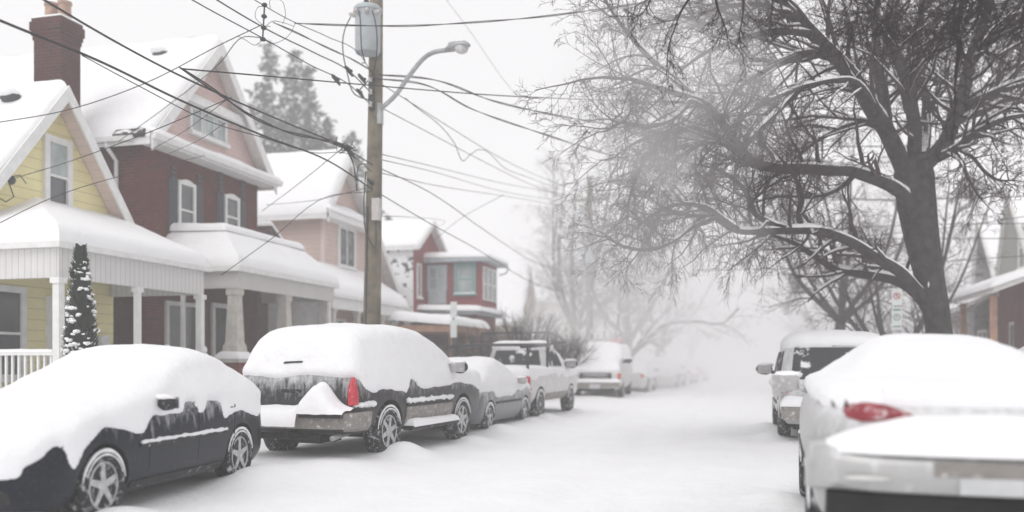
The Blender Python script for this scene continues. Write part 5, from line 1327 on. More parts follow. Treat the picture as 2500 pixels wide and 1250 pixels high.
def plain_tree(label, x, y, h, spread, seed, trunk_r=.2, lean=0., lvl=4, group=None, fork=.28, forks=5, low=None):
    frost = y > 40  # distant trees take the bark and twigs with haze in their colour
    root = thing('bare_tree', label, 'tree', (x, y, 0), group=group)
    rng = random.Random(seed); tr = MB(); cr = MB(); sn = MB()
    zf = h * fork; P = catmull([(x, y, -.2), (x + lean * .2, y, zf * .5), (x + lean * .6, y, zf)], 4); tr.tube(P, lerp_list([trunk_r * 1.25, trunk_r, trunk_r * .9], len(P)), 10)
    top = P[-1]
    for k in range(forks):
        a = 2 * PI * (k + rng.random() * .7) / forks; tilt = rng.uniform(.12, .95) * spread
        e = top + Vector((math.cos(a) * tilt * h * .5 + lean, math.sin(a) * tilt * h * .5, (h - zf) * rng.uniform(.55, .8)))
        m = top.lerp(e, .45) + Vector((math.cos(a) * h * .05, math.sin(a) * h * .05, -h * .03)); pts = catmull([top, m, e], 6); r0 = trunk_r * rng.uniform(.4, .62); rad = lerp_list([r0, r0 * .3], len(pts))
        tr.tube(pts, rad, 7); snow_on(sn, pts, rad, .05)
        for b in range(10):
            t = .25 + .75 * (b + rng.random()) / 10; i = min(len(pts) - 2, int(t * (len(pts) - 1))); ax = (pts[i + 1] - pts[i]).normalized(); o = Matrix.Rotation(rng.random() * 6.28, 3, ax) @ ax.orthogonal().normalized(); q = R(rng.uniform(28, 65))
            grow(cr, pts[i], (ax * math.cos(q) + o * math.sin(q)).normalized(), h * rng.uniform(.10, .20) * (1.15 - .4 * t), rad[i] * .42, lvl - 1, rng, -.02, (4, 6), (28, 60), (.42, .66), .2)
        grow(cr, pts[-1], (pts[-1] - pts[-3]).normalized(), h * .16, r0 * .3, lvl - 1, rng, -.02, (4, 6), (25, 55), (.42, .66), .2)
    for L_ in (low or []):
        pts = catmull([Vector(p) for p in L_], 6); rad = lerp_list([trunk_r * .5, trunk_r * .2], len(pts)); tr.tube(pts, rad, 8); snow_on(sn, pts, rad, .03)
        for b in range(9):
            i = min(len(pts) - 2, int((.3 + .7 * (b + rng.random()) / 9) * (len(pts) - 1))); ax = (pts[i + 1] - pts[i]).normalized(); o = Matrix.Rotation(rng.random() * 6.28, 3, ax) @ ax.orthogonal().normalized()
            grow(cr, pts[i], (ax + o + Vector((0, 0, .4))).normalized(), h * .14, rad[i] * .4, lvl - 1, rng, -.02, (4, 6), (28, 60), (.42, .66), .2, sn)
    tr.build('trunk', 'bark_hazed' if frost else 'bark', root, True); cr.build('crown', 'twig_hazed' if frost else 'twig', root, True)
    if sn.v: sn.build('limb_snow', 'snow', root, True)
    return root
def conifer(label, x, y, h, w, seed, tops=()):
    root = thing('spruce_tree', label, 'tree', (x, y, 0), group='evergreens behind the houses')
    rng = random.Random(seed); tr = MB(); cr = MB()
    def spire(bx, by, z0, z1, ww):
        tr.tube([(bx, by, z0), (bx, by, (z0 + z1) / 2), (bx, by, z1)], [.18 * (z1 - z0) / 10, .1 * (z1 - z0) / 10, .02], 6)
        z = z0 + .1 * (z1 - z0)
        while z < z1:
            t = (z - z0) / (z1 - z0); L = ww * (1 - t) ** .8 * rng.uniform(.45, 1.35) + .25; nb = rng.randint(3, 6)
            for k in range(nb):
                a = rng.random() * 2 * PI; LL = L * rng.uniform(.35, 1.3); d = Vector((math.cos(a), math.sin(a), 0))
                e = Vector((bx, by, z)) + d * LL + Vector((0, 0, -.28 * LL)); m = Vector((bx, by, z)) + d * LL * .5 + Vector((0, 0, -.06 * LL)); tr.tube([(bx, by, z), m, e], [.035, .02, .006], 3, caps=False)
                for q in range(max(8, int(LL * 18))):
                    u = .15 + .85 * rng.random(); p = Vector((bx, by, z)).lerp(m, u * 2) if u < .5 else m.lerp(e, u * 2 - 1)
                    s = rng.uniform(.22, .55) * (1.1 - .4 * u); dx = Vector((rng.gauss(0, 1), rng.gauss(0, 1), rng.gauss(-.6, .6))).normalized(); dy = Vector((rng.gauss(0, 1), rng.gauss(0, 1), rng.gauss(0, 1))).cross(dx).normalized()
                    p = p + Vector((rng.gauss(0, .12), rng.gauss(0, .12), rng.gauss(-.08, .12)))
                    cr.add([p - dy * s * .35, p + dy * s * .35, p + dx * s + dy * s * .1, p + dx * s - dy * s * .1], [(0, 1, 2, 3)])
            z += rng.uniform(.26, .55)
    spire(x, y, 0, h, w)
    for (dx, z0, z1, ww) in tops: spire(x + dx, y + rng.uniform(-.5, .5), z0, z1, ww)
    tr.build('trunk', 'bark', root, True); cr.build('crown', 'needle', root)
def cedar():
    p = (-9.35, 10.83, 0); h = 3.08
    root = thing('cedar_shrub', 'narrow dark cedar clotted with snow in front of the yellow porch', 'evergreen shrub', (p[0], p[1], 0))
    rng = random.Random(3); fo = MB(); sn = MB(); tr = MB()
    tr.tube([(p[0], p[1], 0), (p[0], p[1], 1.5), (p[0], p[1], h - .1)], [.06, .04, .01], 8)
    def rad(t): return .40 * (1 - t) ** .8 * (1 if t > .12 else .8 + t * 1.6) + .03
    for i in range(5200):
        t = rng.random() ** 1.25; a = rng.random() * 6.283; lump = .82 + .3 * mnoise.noise(Vector((math.cos(a) * 1.4, math.sin(a) * 1.4, t * 7)))
        r = rad(t) * lump * (rng.random() ** .35); c = Vector((p[0] + math.cos(a) * r, p[1] + math.sin(a) * r, .12 + t * (h - .12)))
        out = Vector((math.cos(a) * .55, math.sin(a) * .55, .8)).normalized(); sd = Vector((-math.sin(a), math.cos(a), 0)) * math.cos(rng.uniform(-1, 1)) + out * rng.gauss(0, .3); s = rng.uniform(.05, .12)
        fo.add([c - sd * s * .3, c + sd * s * .3, c + out * s + sd * s * .15, c + out * s - sd * s * .15], [(0, 1, 2, 3)])
    for i in range(420):
        t = rng.random() ** 1.5 * .95; a = rng.random() * 6.283; r = rad(t) * rng.uniform(.75, 1.03); q = rng.uniform(.018, .048) * (1.3 - .6 * t)
        fo.blob((p[0] + math.cos(a) * r, p[1] + math.sin(a) * r, .12 + t * (h - .12)), q * 1.3, q * 1.3, q * .75, .7, i, 4, 1)
    for i in range(26):
        a = rng.random() * 6.283; z = .6 + .75 * rng.random(); r = rad(z / h) * .95; fo.blob((p[0] + math.cos(a) * r, p[1] + math.sin(a) * r, z), .09, .09, .055, .7, i, 6, 1)
    tr.build('trunk', 'bark', root, True); fo.build('crown', ['cedar', 'snow'], root)
def shrub(label, x, y, h, w, seed, n=70):
    rng = random.Random(seed); mb = MB()
    for i in range(n):
        a = rng.random() * 6.283; t = rng.random() ** .6; e = Vector((x + math.cos(a) * w * t, y + math.sin(a) * w * t, h * rng.uniform(.6, 1) * (1 - .35 * t * t))); b = Vector((x + math.cos(a) * .3 * t, y + math.sin(a) * .3 * t, 0))
        m = b.lerp(e, .55) + Vector((0, 0, .12 * h)); pts = catmull([b, m, e], 4); rad = lerp_list([.022, .010], len(pts)); mb.tube(pts, rad, 4, caps=False)
        for k in range(6):
            i_ = rng.randint(3, len(pts) - 2); ax = (pts[i_ + 1] - pts[i_]).normalized(); o = Matrix.Rotation(rng.random() * 6.28, 3, ax) @ ax.orthogonal().normalized()
            grow(mb, pts[i_], (ax + o * .7).normalized(), h * rng.uniform(.12, .26), .010, 1, rng, .01, (3, 5), (25, 55), (.4, .7), .2)
    o = mb.build('bare_shrub', 'bush', None, True); tag(o, label, 'shrub', 'shrubs by the red house')

# ================================================================== UTILITY POLES, LAMP, SIGNS, WIRES
def utility_pole():
    x, y = -7.3, 16.75
    root = thing('utility_pole', 'weathered wooden utility pole with grey transformer standing behind the dark grey SUV', 'utility pole', (x, y, 0))
    m = MB(); m.tube([(x - .12, y, -.2), (x - .06, y, 3), (x, y, 6.5), (x + .04, y, 10.8)], [.19, .175, .15, .125], 14); m.build('pole', 'pole', root, True)
    a = atX(919, 140, x); b = atX(919, 40, x); tx, ty = x + .02, y - .42
    t = MB(); z0, z1 = 7.62, 8.5
    t.lathe((tx, ty, z0), (0, 0, 1), [(.05, -.01), (.235, 0), (.25, .03), (.255, z1 - z0 - .06), (.285, z1 - z0 - .05), (.285, z1 - z0), (.24, z1 - z0 + .05), (.05, z1 - z0 + .07)], 28); tk = t.build('transformer', 'tank', root, True, angle=35)
    k = MB(); k.box(tx - .08, tx + .08, ty + .22, y - .1, z0 + .2, z0 + .28); k.box(tx - .08, tx + .08, ty + .22, y - .1, z1 - .3, z1 - .22); k.build('bracket', 'steel', tk)
    for dx, dy, hh in ((-.02, -.02, .24), ):
        q = MB(); q.lathe((tx + dx, ty + dy, z1 + .05), (0, 0, 1), [(.05, 0), (.035, .03), (.06, .05), (.035, .08), (.06, .10), (.035, .13), (.06, .15), (.035, .18), (.03, hh + .03), (.01, hh + .06)], 12); q.build('bushing', 'darkmetal', tk, True)
    for an in (-2.6, -1.9, -1.2, -.5):
        q = MB(); c = Vector((tx + math.cos(an) * .27, ty + math.sin(an) * .27, z1 - .14)); d = Vector((math.cos(an), math.sin(an), .1)); q.lathe(c, d, [(.04, -.03), (.055, .02), (.03, .05), (.045, .07), (.015, .11)], 10); q.build('terminal', 'insul', tk, True)
    for an, off in ((-2.9, -.5), (-1.7, .02), (-.9, .12)):
        q = MB(); c = Vector((tx + math.cos(an) * .34, ty + math.sin(an) * .34, z1 - .14))
        if an < -2.5: P = [c, c + Vector((-.12, -.02, -.25)), Vector((x - .38, y - .5, 7.2)), Vector((x - .30, y - .35, 6.85)), Vector((x - .05, y - .2, 6.75))]
        elif an < -1.2: P = [c, c + Vector((.05, -.05, -.15)), c + Vector((.08, -.03, -.8)), Vector((x - .05, y - .4, 7.45)), Vector((x - .2, y - .2, 7.52))]
        else: P = [c, c + Vector((.06, 0, -.2)), c + Vector((.08, .03, -.9)), Vector((x + .05, y - .3, 7.2)), Vector((x - .25, y - .2, 6.98))]
        q.tube(catmull(P, 6), .012, 6); q.build('lead', 'wire', tk, True)
    sp = MB(); sp.box(x - .05, x + .05, y - .22, y - .13, 6.55, 7.25); rk = sp.build('insulator_rack', 'darkmetal', root)
    for z in (6.65, 6.9, 7.15):
        q = MB(); q.lathe((x, y - .25, z - .05), (0, 0, 1), [(.03, 0), (.05, .01), (.035, .04), (.035, .06), (.05, .09), (.03, .1)], 10); q.build('insulator', 'insul', rk, True)
    bx = MB(); bx.box(x + .05, x + .20, y - .30, y - .16, 4.3, 4.74); bx.build('junction_box', 'insul', root)
    cd = MB(); cd.tube(catmull([(x - .12, y - .2, 5.3), (x - .16, y - .2, 4.6), (x - .08, y - .22, 4.0), (x + .08, y - .23, 3.75), (x + .1, y - .2, 4.3)], 6), .014, 5); cd.tube([(x - .15, y - .17, 1), (x - .1, y - .165, 4.6)], .02, 6); cd.build('conduit', 'darkmetal', root, True)
    # lamp fixed on the pole
    lr = thing('street_lamp', 'cobra head street lamp on a curved grey arm fixed to the wooden pole', 'street lamp', (x, y, 6.4))
    a0 = atX(938, 275, x + .15); P = [atD(px, py, 18.1 - .25 * i) for i, (px, py) in enumerate(((938, 272), (965, 233), (1000, 184), (1035, 142), (1058, 128), (1092, 122)))]
    P[0] = Vector((x + .13, y - .05, P[0].z))
    m = MB(); m.tube(catmull(P, 6), [.045] * 31, 10); m.box(x + .09, x + .17, y - .12, y + .03, P[0].z - .3, P[0].z + .12); m.build('arm', 'steel', lr, True, angle=40)
    h0 = P[-1]; dr = (P[-1] - P[-2]); dr.z = 0; dr.normalize(); up = Vector((0, 0, 1)); sd = dr.cross(up)
    hd = MB(); rows = [(-.05, .05, .05, .0), (.05, .09, .07, .0), (.2, .13, .09, .0), (.38, .145, .085, -.01), (.52, .10, .06, -.02), (.58, .03, .02, -.03)]; V = []
    for (l, w, hh, dz) in rows:
        for j in range(14):
            q = 2 * PI * j / 14; V.append(h0 + dr * l + sd * (w * math.cos(q)) + up * (hh * math.sin(q) * (1 if math.sin(q) > 0 else .7) + dz))
    hd.add(V, [(r * 14 + j, r * 14 + (j + 1) % 14, (r + 1) * 14 + (j + 1) % 14, (r + 1) * 14 + j) for r in range(len(rows) - 1) for j in range(14)] + [tuple(range(14))[::-1], tuple(range(70, 84))])
    ho = hd.build('lamp_head', 'steel', lr, True)
    g = MB(); g.blob(h0 + dr * .38 - up * .06, .13, .13, .10, 0, 0, 10); g.build('lamp_lens', 'lens', ho, True)
    g = MB(); g.lathe(h0 + dr * .22 + up * .08, up, [(.03, 0), (.03, .05), (.01, .06)], 10); g.build('photocell', 'darkmetal', ho, True)
    s = MB(); s.blob(h0 + dr * .28 + up * .075, .2, .11, .035, .3, 4, 8); s.build('lamp_snow', 'snow', ho, True)
def far_pole():
    x, y = -7.3, 42.8
    root = thing('utility_pole', 'faint hazy utility pole with transformer, far down the left side beyond the van', 'utility pole', (x, y, 0))
    m = MB(); m.tube([(x, y, -.2), (x, y, 10.5)], [.2, .14], 12); m.build('pole', 'pole', root, True)
    t = MB(); t.lathe((x, y - .44, 6.15), (0, 0, 1), [(.05, 0), (.27, .02), (.27, .95), (.3, .97), (.26, 1.02), (.05, 1.04)], 18); t.build('transformer', 'tank', root, True, angle=35)
    t = MB(); t.box(x - .9, x + .9, y - .18, y - .08, 9.3, 9.42); t.build('crossarm', 'pole', root)
    x2, y2 = 2.9, 55.
WIRE_N = 0
def wire(label, pts, r=.012, group='overhead cables', k=6, strands=1, twist=None):
    m = MB(); P = catmull(pts, k)
    if strands == 1: m.tube(P, r, 6)
    else:
        L = 0; acc = [0]
        for i in range(1, len(P)): L += (P[i] - P[i - 1]).length; acc.append(L)
        PP = catmull(pts, max(k, int(L / max(1, len(pts) - 1) / .22)))
        for s in range(strands):
            out = []; l = 0
            for i, p in enumerate(PP):
                if i: l += (p - PP[i - 1]).length
                a = l * 2.4 + s * PI * 2 / strands; out.append(p + Vector((0, math.cos(a), math.sin(a))) * r * 1.3)
            m.tube(out, r, 5)
    o = m.build('overhead_cable', 'wire', None, True); tag(o, label, 'cable', group); return o
def wires():
    X = -7.3
    def ax(*p, XX=X): return [atX(a, b, XX) for a, b in p]
    pole = lambda z, dy=-.17: Vector((X, 16.75 + dy, z))
    # runs along the pole line, from beyond the left edge to the near pole and on to the far one
    wire('thick black cable crossing the chimney shaft and meeting the pole above its small box', [Vector((X, -9, 5.9))] + ax((0, 50), (240, 148), (430, 240), (640, 330), (800, 392)) + [pole(4.95)], .016)
    wire('thick dark cable crossing the chimney pots and pink gable, then the knotted joint', [Vector((X, -9, 6.8))] + ax((108, 0), (240, 78), (400, 165), (560, 240), (700, 300), (830, 355)) + [pole(5.45)], .0145)
    wire('slim cable lashed beside the thick one across the pink gable window', ax((200, 135), (330, 205), (520, 300), (640, 335), (760, 372), (860, 380)) + [pole(5.3)], .007)
    wire('cable sagging along the lower pink gable toward the pole and the knotted joint', ax((440, 165), (530, 225), (600, 275), (690, 318), (780, 340), (840, 355)), .012, strands=2)
    wire('lowest of the three parallel lines fixed to the upright insulator rod', [Vector((X, -9, 10.3))] + ax((470, 0), (645, 95), (760, 160), (850, 205)) + [pole(6.65, -.25)], .010)
    wire('middle of the three parallel lines fixed to the upright insulator rod', [Vector((X, -9, 11.2))] + ax((530, 0), (645, 68), (770, 130), (850, 172)) + [pole(6.9, -.25)], .012)
    wire('uppermost of the three parallel lines fixed to the upright insulator rod', [Vector((X, -9, 12))] + ax((622, 0), (700, 45), (800, 90), (880, 135)) + [pole(7.3)], .008)
    wire('twisted cable from the coiled loop down to the pole just under the transformer', ax((668, 55), (720, 78), (790, 112), (860, 145)) + [pole(7.35)], .008, strands=2)
    rod = MB(); a = atX(646, 10, X); b = atX(641, 100, X); rod.tube([a, b], .014, 6)
    for (px, py) in ((646, 12), (645, 40), (644, 68), (642, 96)): c = atX(px, py, X); rod.blob(c, .045, .045, .035, .3, px + py, 6)
    def loop(P): rod.tube(catmull([atX(p, q, X) for p, q in P], 6), .005, 4)
    loop([(646, 15), (628, 20), (623, 40), (640, 60), (660, 65)]); loop([(660, 20), (658, 5), (672, -2), (692, 8), (697, 35), (690, 58)]); loop([(645, 68), (665, 52), (690, 55), (720, 65)]); loop([(642, 96), (660, 105), (690, 98), (710, 80), (720, 58)]); loop([(641, 98), (620, 110), (600, 98), (580, 88)])
    rod.build('insulator_rod', 'darkmetal', None, True); tag(bpy.data.objects['insulator_rod'], 'thin upright insulator rod with looped jumper wires hung among three lines', 'wire spreader')
    kn = MB(); c = atX(842, 358, X); rng = random.Random(9)
    for i in range(9):
        q = [c + Vector((rng.gauss(0, .05), rng.gauss(0, .25), rng.gauss(0, .07))) for _ in range(4)]; kn.tube(catmull(q, 4), .008, 4)
    kn.tube(catmull([c, c + Vector((0, .35, -.2)), c + Vector((0, .5, -.55)), c + Vector((0, .6, -.25)), c + Vector((0, .95, -.12))], 6), .012, 5); kn.tube(catmull([c, c + Vector((0, .45, -.35)), c + Vector((.02, .48, -.75)), c + Vector((0, .6, -.4))], 6), .009, 5)
    kn.build('cable_joint', 'wire', None, True); tag(bpy.data.objects['cable_joint'], 'knotted cable joint with drooping loops hanging just left of the pole', 'cable joint')
    for i, (px, py) in enumerate(((852, 173), (820, 194), (884, 192), (880, 228), (858, 375), (905, 445))):
        m = MB(); c = atX(px, py, X); rng = random.Random(i)
        m.tube([c + Vector((0, -.16, .035)), c, c + Vector((0, .16, -.05))], [.022, .04, .022], 7)
        for q in range(4): m.blob(c + Vector((0, rng.uniform(-.14, .14), .02)), .03, .03, .04, .3, q, 5)
        o = m.build('line_clamp', 'darkmetal', None, True)
        tag(o, ['clamp on the middle of the three parallel lines left of the pole', 'clamp on the lowest parallel line above the snowy pink house roof', 'clamp on the jumper end beside the insulator rack, higher one', 'clamp on the jumper end beside the insulator rack, lower one', 'clamp on the dark cable beside the knotted joint', 'clamp bracket where the thick black cable meets the pole'][i], 'clamp', 'line clamps')
    far = lambda z, dx=0: Vector((X + dx, 42.6, z))
    wire('upper hazy line from the near pole rack to the far pole crossarm', [pole(7.2)] + ax((1080, 350), (1230, 470), (1340, 540)) [:0] + [Vector((X, 28, 7.9)), far(9.4, .6)], .010)
    wire('lower hazy line from the near pole rack to the far pole crossarm', [pole(6.7)] + [Vector((X, 29, 7.6)), far(9.3, -.6)], .010)
    wire('thick cable from under the lamp arm sloping away to the far pole', [pole(5.45)] + ax((1050, 470), (1180, 560), (1290, 632)) + [far(5.6)], .012)
    wire('thick cable from above the small box sloping past the red house roof', [pole(4.95)] + ax((1040, 540), (1160, 606), (1280, 680)) + [far(4.6)], .012)
    # spans across the street
    wire('dark twisted cable running level across the face of the transformer and over the street', [atX(720, 57, X), atD(860, 62, 15.5), atD(1000, 63, 15.8), atD(1150, 55, 16), atD(1300, 43, 16), atD(1480, 20, 16), atD(1640, -5, 16), atD(2000, -120, 16.5)], .008, strands=2)
    wire('long thin line crossing from the pink gable past the pole into the big tree', [atX(445, 168, X), atD(700, 190, 14), atD(925, 210, 16), atD(1200, 232, 18), atD(1480, 245, 20), atD(1900, 260, 23), atD(2300, 266, 26), atD(2700, 262, 29)], .011)
    wire('twisted cable from below the transformer to the crown of the big tree, upper one', [pole(7.28)] + [atD(1060, 195, 18.5), atD(1200, 245, 19.5), atD(1350, 280, 20.5), atD(1480, 302, 21.5), atD(1800, 345, 24), atD(2500, 352, 30)], .010, strands=2)
    wire('twisted cable from below the transformer sagging to the big tree, lower one', [pole(7.2)] + [atD(1030, 205, 18), atD(1150, 265, 19), atD(1320, 325, 20), atD(1540, 393, 22), atD(1800, 450, 25), atD(2200, 490, 29), atD(2560, 455, 33)], .009, strands=2)
    wire('faint wire dropping steeply from the top edge past the lamp head', [atD(1060, -40, 24), atD(1150, 80, 26), atD(1230, 195, 28), atD(1320, 290, 31)], .006)
    for i, (y0, y1, y2, lab) in enumerate(((385, 450, 490, 'upper faint house wire leaving the pole to the right above the red roof'), (398, 470, 505, 'second faint house wire leaving the pole to the right'), (430, 480, 520, 'lowest faint house wire leaving the pole to the right'))):
        wire(lab, [Vector((X + .1, 16.7, atX(930, y0, X).z)), atD(1060, y0 + 22, 24), atD(1240, y1, 32), atD(1480, y2, 42)], .009)
    wire('slack wire curving down from the lamp arm, hooked at midspan, into the far haze', [atD(990, 240, 18.5), atD(1110, 350, 23), atD(1135, 392, 24), atD(1145, 380, 24.2), atD(1240, 415, 28), atD(1400, 475, 36), atD(1560, 540, 44)], .010)
    # service drops to the houses
    wire('house wire rising from the left edge across the yellow gable to the insulator rod', [atD(-120, 315, 14)] + [atD(0, 298, 14.2), atD(150, 272, 14.5), atD(350, 205, 14.8), atD(540, 108, 14.6), atD(640, 60, 14.3)], .008)
    wire('house wire from the insulator rod across the pink gable to the brick house eave', [atD(640, 92, 14.3), atD(590, 92, 15), atD(540, 150, 16), atD(420, 250, 18), atD(290, 345, 19.8)], .008)
    wire('wire from the yellow gable bracket rising across the brick house to the gable cable', [atX(25, 438, -13.0), atD(120, 410, 15.5), atD(260, 362, 14), atD(420, 300, 13), atX(565, 238, X)], .008)
    wire('wire from the brick eave rising to the cable on the pink gable', [atD(360, 370, 19), atD(450, 320, 16), atX(555, 242, X)], .006)
    wire('short wire from the brick eave snow up to the pink gable window', [atD(405, 378, 20), atD(480, 345, 17), atX(550, 300, X)], .006)
    wire('wire from the knotted joint down across the pink roof to the brick house corner', [atX(838, 360, X), atD(740, 440, 19), atD(640, 515, 23)], .008)
    wire('wire from the pole clamp across the pink house front to the brick porch roof', [pole(4.9), atD(800, 480, 17.5), atD(660, 585, 17), atD(540, 672, 17)], .007)
    wire('wire from the pole clamp sagging left across the pink roof', [pole(5.0), atD(850, 470, 19), atD(760, 490, 22), atD(650, 500, 25)], .007)
    wire('wire from below the grey box to the peak of the red house', [pole(4.4), atD(1000, 530, 24), atD(1085, 545, 32), atY(1050, 560, 33.4)], .007)
    wire('wire over the red house roof rising right to a cable midspan', [atD(1045, 600, 33), atD(1130, 530, 29), atD(1230, 475, 26)], .008)
    wire('wire from the left edge across the snowy yellow porch roof to the pink siding', [atD(-60, 575, 13), atD(110, 490, 13.6), atD(330, 420, 15), atD(500, 380, 17)], .006)
    # lines in the distance on the right
    for i, (y0, y1, y2) in enumerate(((640 - 60, 582, 583), (560, 548, 545), (600, 560, 520), (485, 484, 478), (660, 640, 620))):
        wire(['level line behind the big trunk, just under its lowest snowy limb', 'upper of two level lines behind the trunk at limb height', 'line climbing right behind the trunk toward the pointed gables', 'line behind the trunk at the height of its highest horizontal limb', 'lowest line behind the trunk, above the snowy roofs'][i], [atD(1700, y0, 30), atD(2000, (y0 + y1) / 2 + 4, 30), atD(2280, y1, 29), atD(2560, y2, 27)], .012)
def sign_face(mb, O, Rv, Nv, w, h, z0, mi, off): mb.obox(O, Rv, (0, 0, 1), Nv, -w / 2, w / 2, z0, z0 + h, off, off + .006, mi)
def text_mesh(s, size, O, Rv, Nv, off, mat, parent, name='lettering'):
    cu = bpy.data.curves.new('t', 'FONT'); cu.body = s; cu.size = size; cu.align_x = 'CENTER'; cu.align_y = 'CENTER'; cu.extrude = .002
    o = bpy.data.objects.new('t', cu); COL.objects.link(o); me = eval_mesh(o); bpy.data.objects.remove(o)
    Rv = Vector(Rv); Nv = Vector(Nv); mb = MB(); O = Vector(O)
    mb.add([O + Rv * v.co.x + Vector((0, 0, v.co.y)) + Nv * (off + v.co.z) for v in me.vertices], [tuple(p.vertices) for p in me.polygons])
    bpy.data.meshes.remove(me); return mb.build(name, mat, parent)
def signs():
    p = atD(2190, 800, 24); x, y = p.x, p.y; Nv = Vector((-.25, -1, 0)).normalized(); Rv = Vector((0, 0, 1)).cross(-Nv) * -1
    Rv = Vector((-Nv.y, Nv.x, 0))
    root = thing('parking_sign', 'stacked white parking plates, red ring over green print, on a post beside the trunk', 'street sign', (x, y, 0))
    m = MB(); m.tube([(x, y, -.2), (x, y, 3.45)], .03, 8); m.build('post', 'steel', root, True)
    O = Vector((x, y, 0))
    for (zc, h, col, word) in ((3.2, .46, 'signred', 'P'), (2.62, .62, 'signgreen', 'P')):
        m = MB(); m.obox(O, Rv, (0, 0, 1), Nv, -.13, .13, zc - h / 2, zc + h / 2, .032, .04); pl = m.build('sign_plate', 'signwhite', root)
        m = MB(); c = O + Vector((0, 0, zc + .03)) + Nv * .043; P = [c + Rv * (.08 * math.cos(t)) + Vector((0, 0, .08 * math.sin(t))) for t in [2 * PI * i / 24 for i in range(25)]]; m.tube(P, .011, 5); 
        if col == 'signred': m.tube([c + Rv * -.07 + Vector((0, 0, .07)), c + Rv * .07 + Vector((0, 0, -.07))], .009, 5)
        m.build('ring_mark', col, pl, True)
        text_mesh(word, .12, O + Vector((0, 0, zc + .03)), Rv, Nv, .042, 'black', pl)
        if col == 'signgreen':
            m = MB(); m.obox(O, Rv, (0, 0, 1), Nv, -.1, .1, zc - .24, zc - .21, .041, .045); m.obox(O, Rv, (0, 0, 1), Nv, -.1, .1, zc + .21, zc + .25, .041, .045); m.build('arrow_mark', col, pl)
    p = atD(1107, 800, 24.5); x, y = p.x, p.y
    root = thing('parking_sign', 'narrow sign seen edge-on on a thin dark post between the red house and SUV', 'street sign', (x, y, 0))
    m = MB(); m.tube([(x, y, -.2), (x, y, 2.9)], .03, 8); m.build('post', 'darkmetal', root, True)
    Nv = Vector((.5, -1, 0)).normalized(); Rv = Vector((-Nv.y, Nv.x, 0)); O = Vector((x, y, 0))
    for zc, h in ((2.88, .45), (2.36, .5)):
        m = MB(); m.obox(O, Rv, (0, 0, 1), Nv, -.09, .09, zc - h / 2, zc + h / 2, .032, .04); m.build('sign_plate', 'signwhite', root)

# ================================================================== ASSEMBLE
yellow_house(); brick_house(); pink_house(); red_house(); far_houses(); right_houses()

S = sedan(); place(S, (-.865, 0, 0), (-5.49, 7.78), PI + .108, .05)
U = suv(); place(U, (1.0, -1.42, 0), (-5.02, 12.1), -.075, .03)
K = compact('parked_compact', 'small grey saloon half buried in snow between the dark SUV and the pickup', 'car'); place(K, (.835, -1.26, 0), (-4.9, 16.95), -.04, .03)
T = pickup(); place(T, (.96, -1.55, 0), (-4.82, 21.15), -.05, .03)
V = van(); place(V, (-.98, 2.66, 0), (-4.55, 33.7), PI + .03, .03)
Wn = silver(); place(Wn, (-.9, -2.3, 0), (.39, 5.73), -.042, .03, 1.1)
Bx = boxy(); place(Bx, (-.96, -2.46, 0), (.62, 16.3), .0, .03)
c1 = compact('parked_compact', 'small white car just beyond the van, mostly hidden by it', 'car', .6, 'white_car', False); place(c1, (.835, -1.26, 0), (-4.3, 41.5), -.04, .03)
c2 = dup(c1, 'parked_compact', 'snow covered white car facing the viewer, third beyond the pickup', 'car'); place(c2, (-.85, 2.1, 0), (-3.5, 48.5), PI - .06, .03, 1.12)
c3 = dup(c1, 'parked_compact', 'faint snow covered car fourth beyond the pickup, in thick haze', 'car'); place(c3, (.85, -2.1, 0), (-3.1, 55.5), -.05, .03)
c4 = dup(c1, 'parked_compact', 'farthest visible car on the left, only a pale shape in the haze', 'car'); place(c4, (.85, -2.1, 0), (-2.6, 62.5), -.05, .03)
c5 = dup(c1, 'parked_compact', 'car hump under snow in the driveway at the right edge behind the silver sedan', 'car', 'cars parked off the right kerb'); place(c5, (0, 0, 0), (7.5, 19.6), -PI / 2, .66, 1.0)

big_tree(); near_branches()
plain_tree('hazy bare tree with spreading crown directly behind the far utility pole', -8.6, 45, 13.5, 1.0, 21, .26, .3, 4, 'bare trees', .22, 10)
plain_tree('hazy bare tree with long snowy limb reaching right over the road, beyond the van', -6.0, 44.5, 12, .9, 22, .28, .6, 4, 'bare trees', .2, 6,
           [[(-6.0, 44.5, 1.2), (-5.0, 44.3, 2.2), (-3.6, 44.0, 3.3), (-2.2, 43.8, 3.4), (-1.0, 43.6, 3.3), (-.2, 43.4, 4.0)], [(-6, 44.5, 1.0), (-5.3, 44.3, 2.0), (-4.4, 44.1, 3.2), (-3.4, 44, 4.2)]])
plain_tree('dense bare tree low at the right behind the parking sign', 4.6, 29.5, 8.2, 1.0, 23, .16, -.1, 4, 'bare trees', .14, 8)
plain_tree('slim bare tree with forked trunk left of the big trunk, behind the minivan', 3.3, 33.5, 9.5, .75, 24, .2, .1, 4, 'bare trees', .3, 6)
plain_tree('bare tree rising behind the grey gable at the right', 7.0, 44, 9, .9, 25, .2, .1, 3, 'bare trees', .2, 6)
plain_tree('pale bare tree on the left kerb beyond the hazy snowy-limbed tree', -5.5, 58, 11, .9, 26, .26, .4, 3, 'bare trees', .2, 7)
plain_tree('pale bare tree on the right kerb where the street fades out', 5.2, 52, 10, .9, 27, .25, -.3, 3, 'bare trees', .18, 7)
plain_tree('ghostly bare tree at the far end of the street on the left side', -4.5, 76, 12, .9, 28, .3, .5, 3, 'bare trees', .2, 7)
plain_tree('ghostly bare tree at the far end of the street on the right side', 6.0, 70, 12, .95, 29, .3, -.5, 3, 'bare trees', .2, 7)
plain_tree('small bare tree with two trunks close beside the far utility pole', -6.6, 40.5, 7.5, .6, 30, .14, .2, 3, 'bare trees', .12, 5)
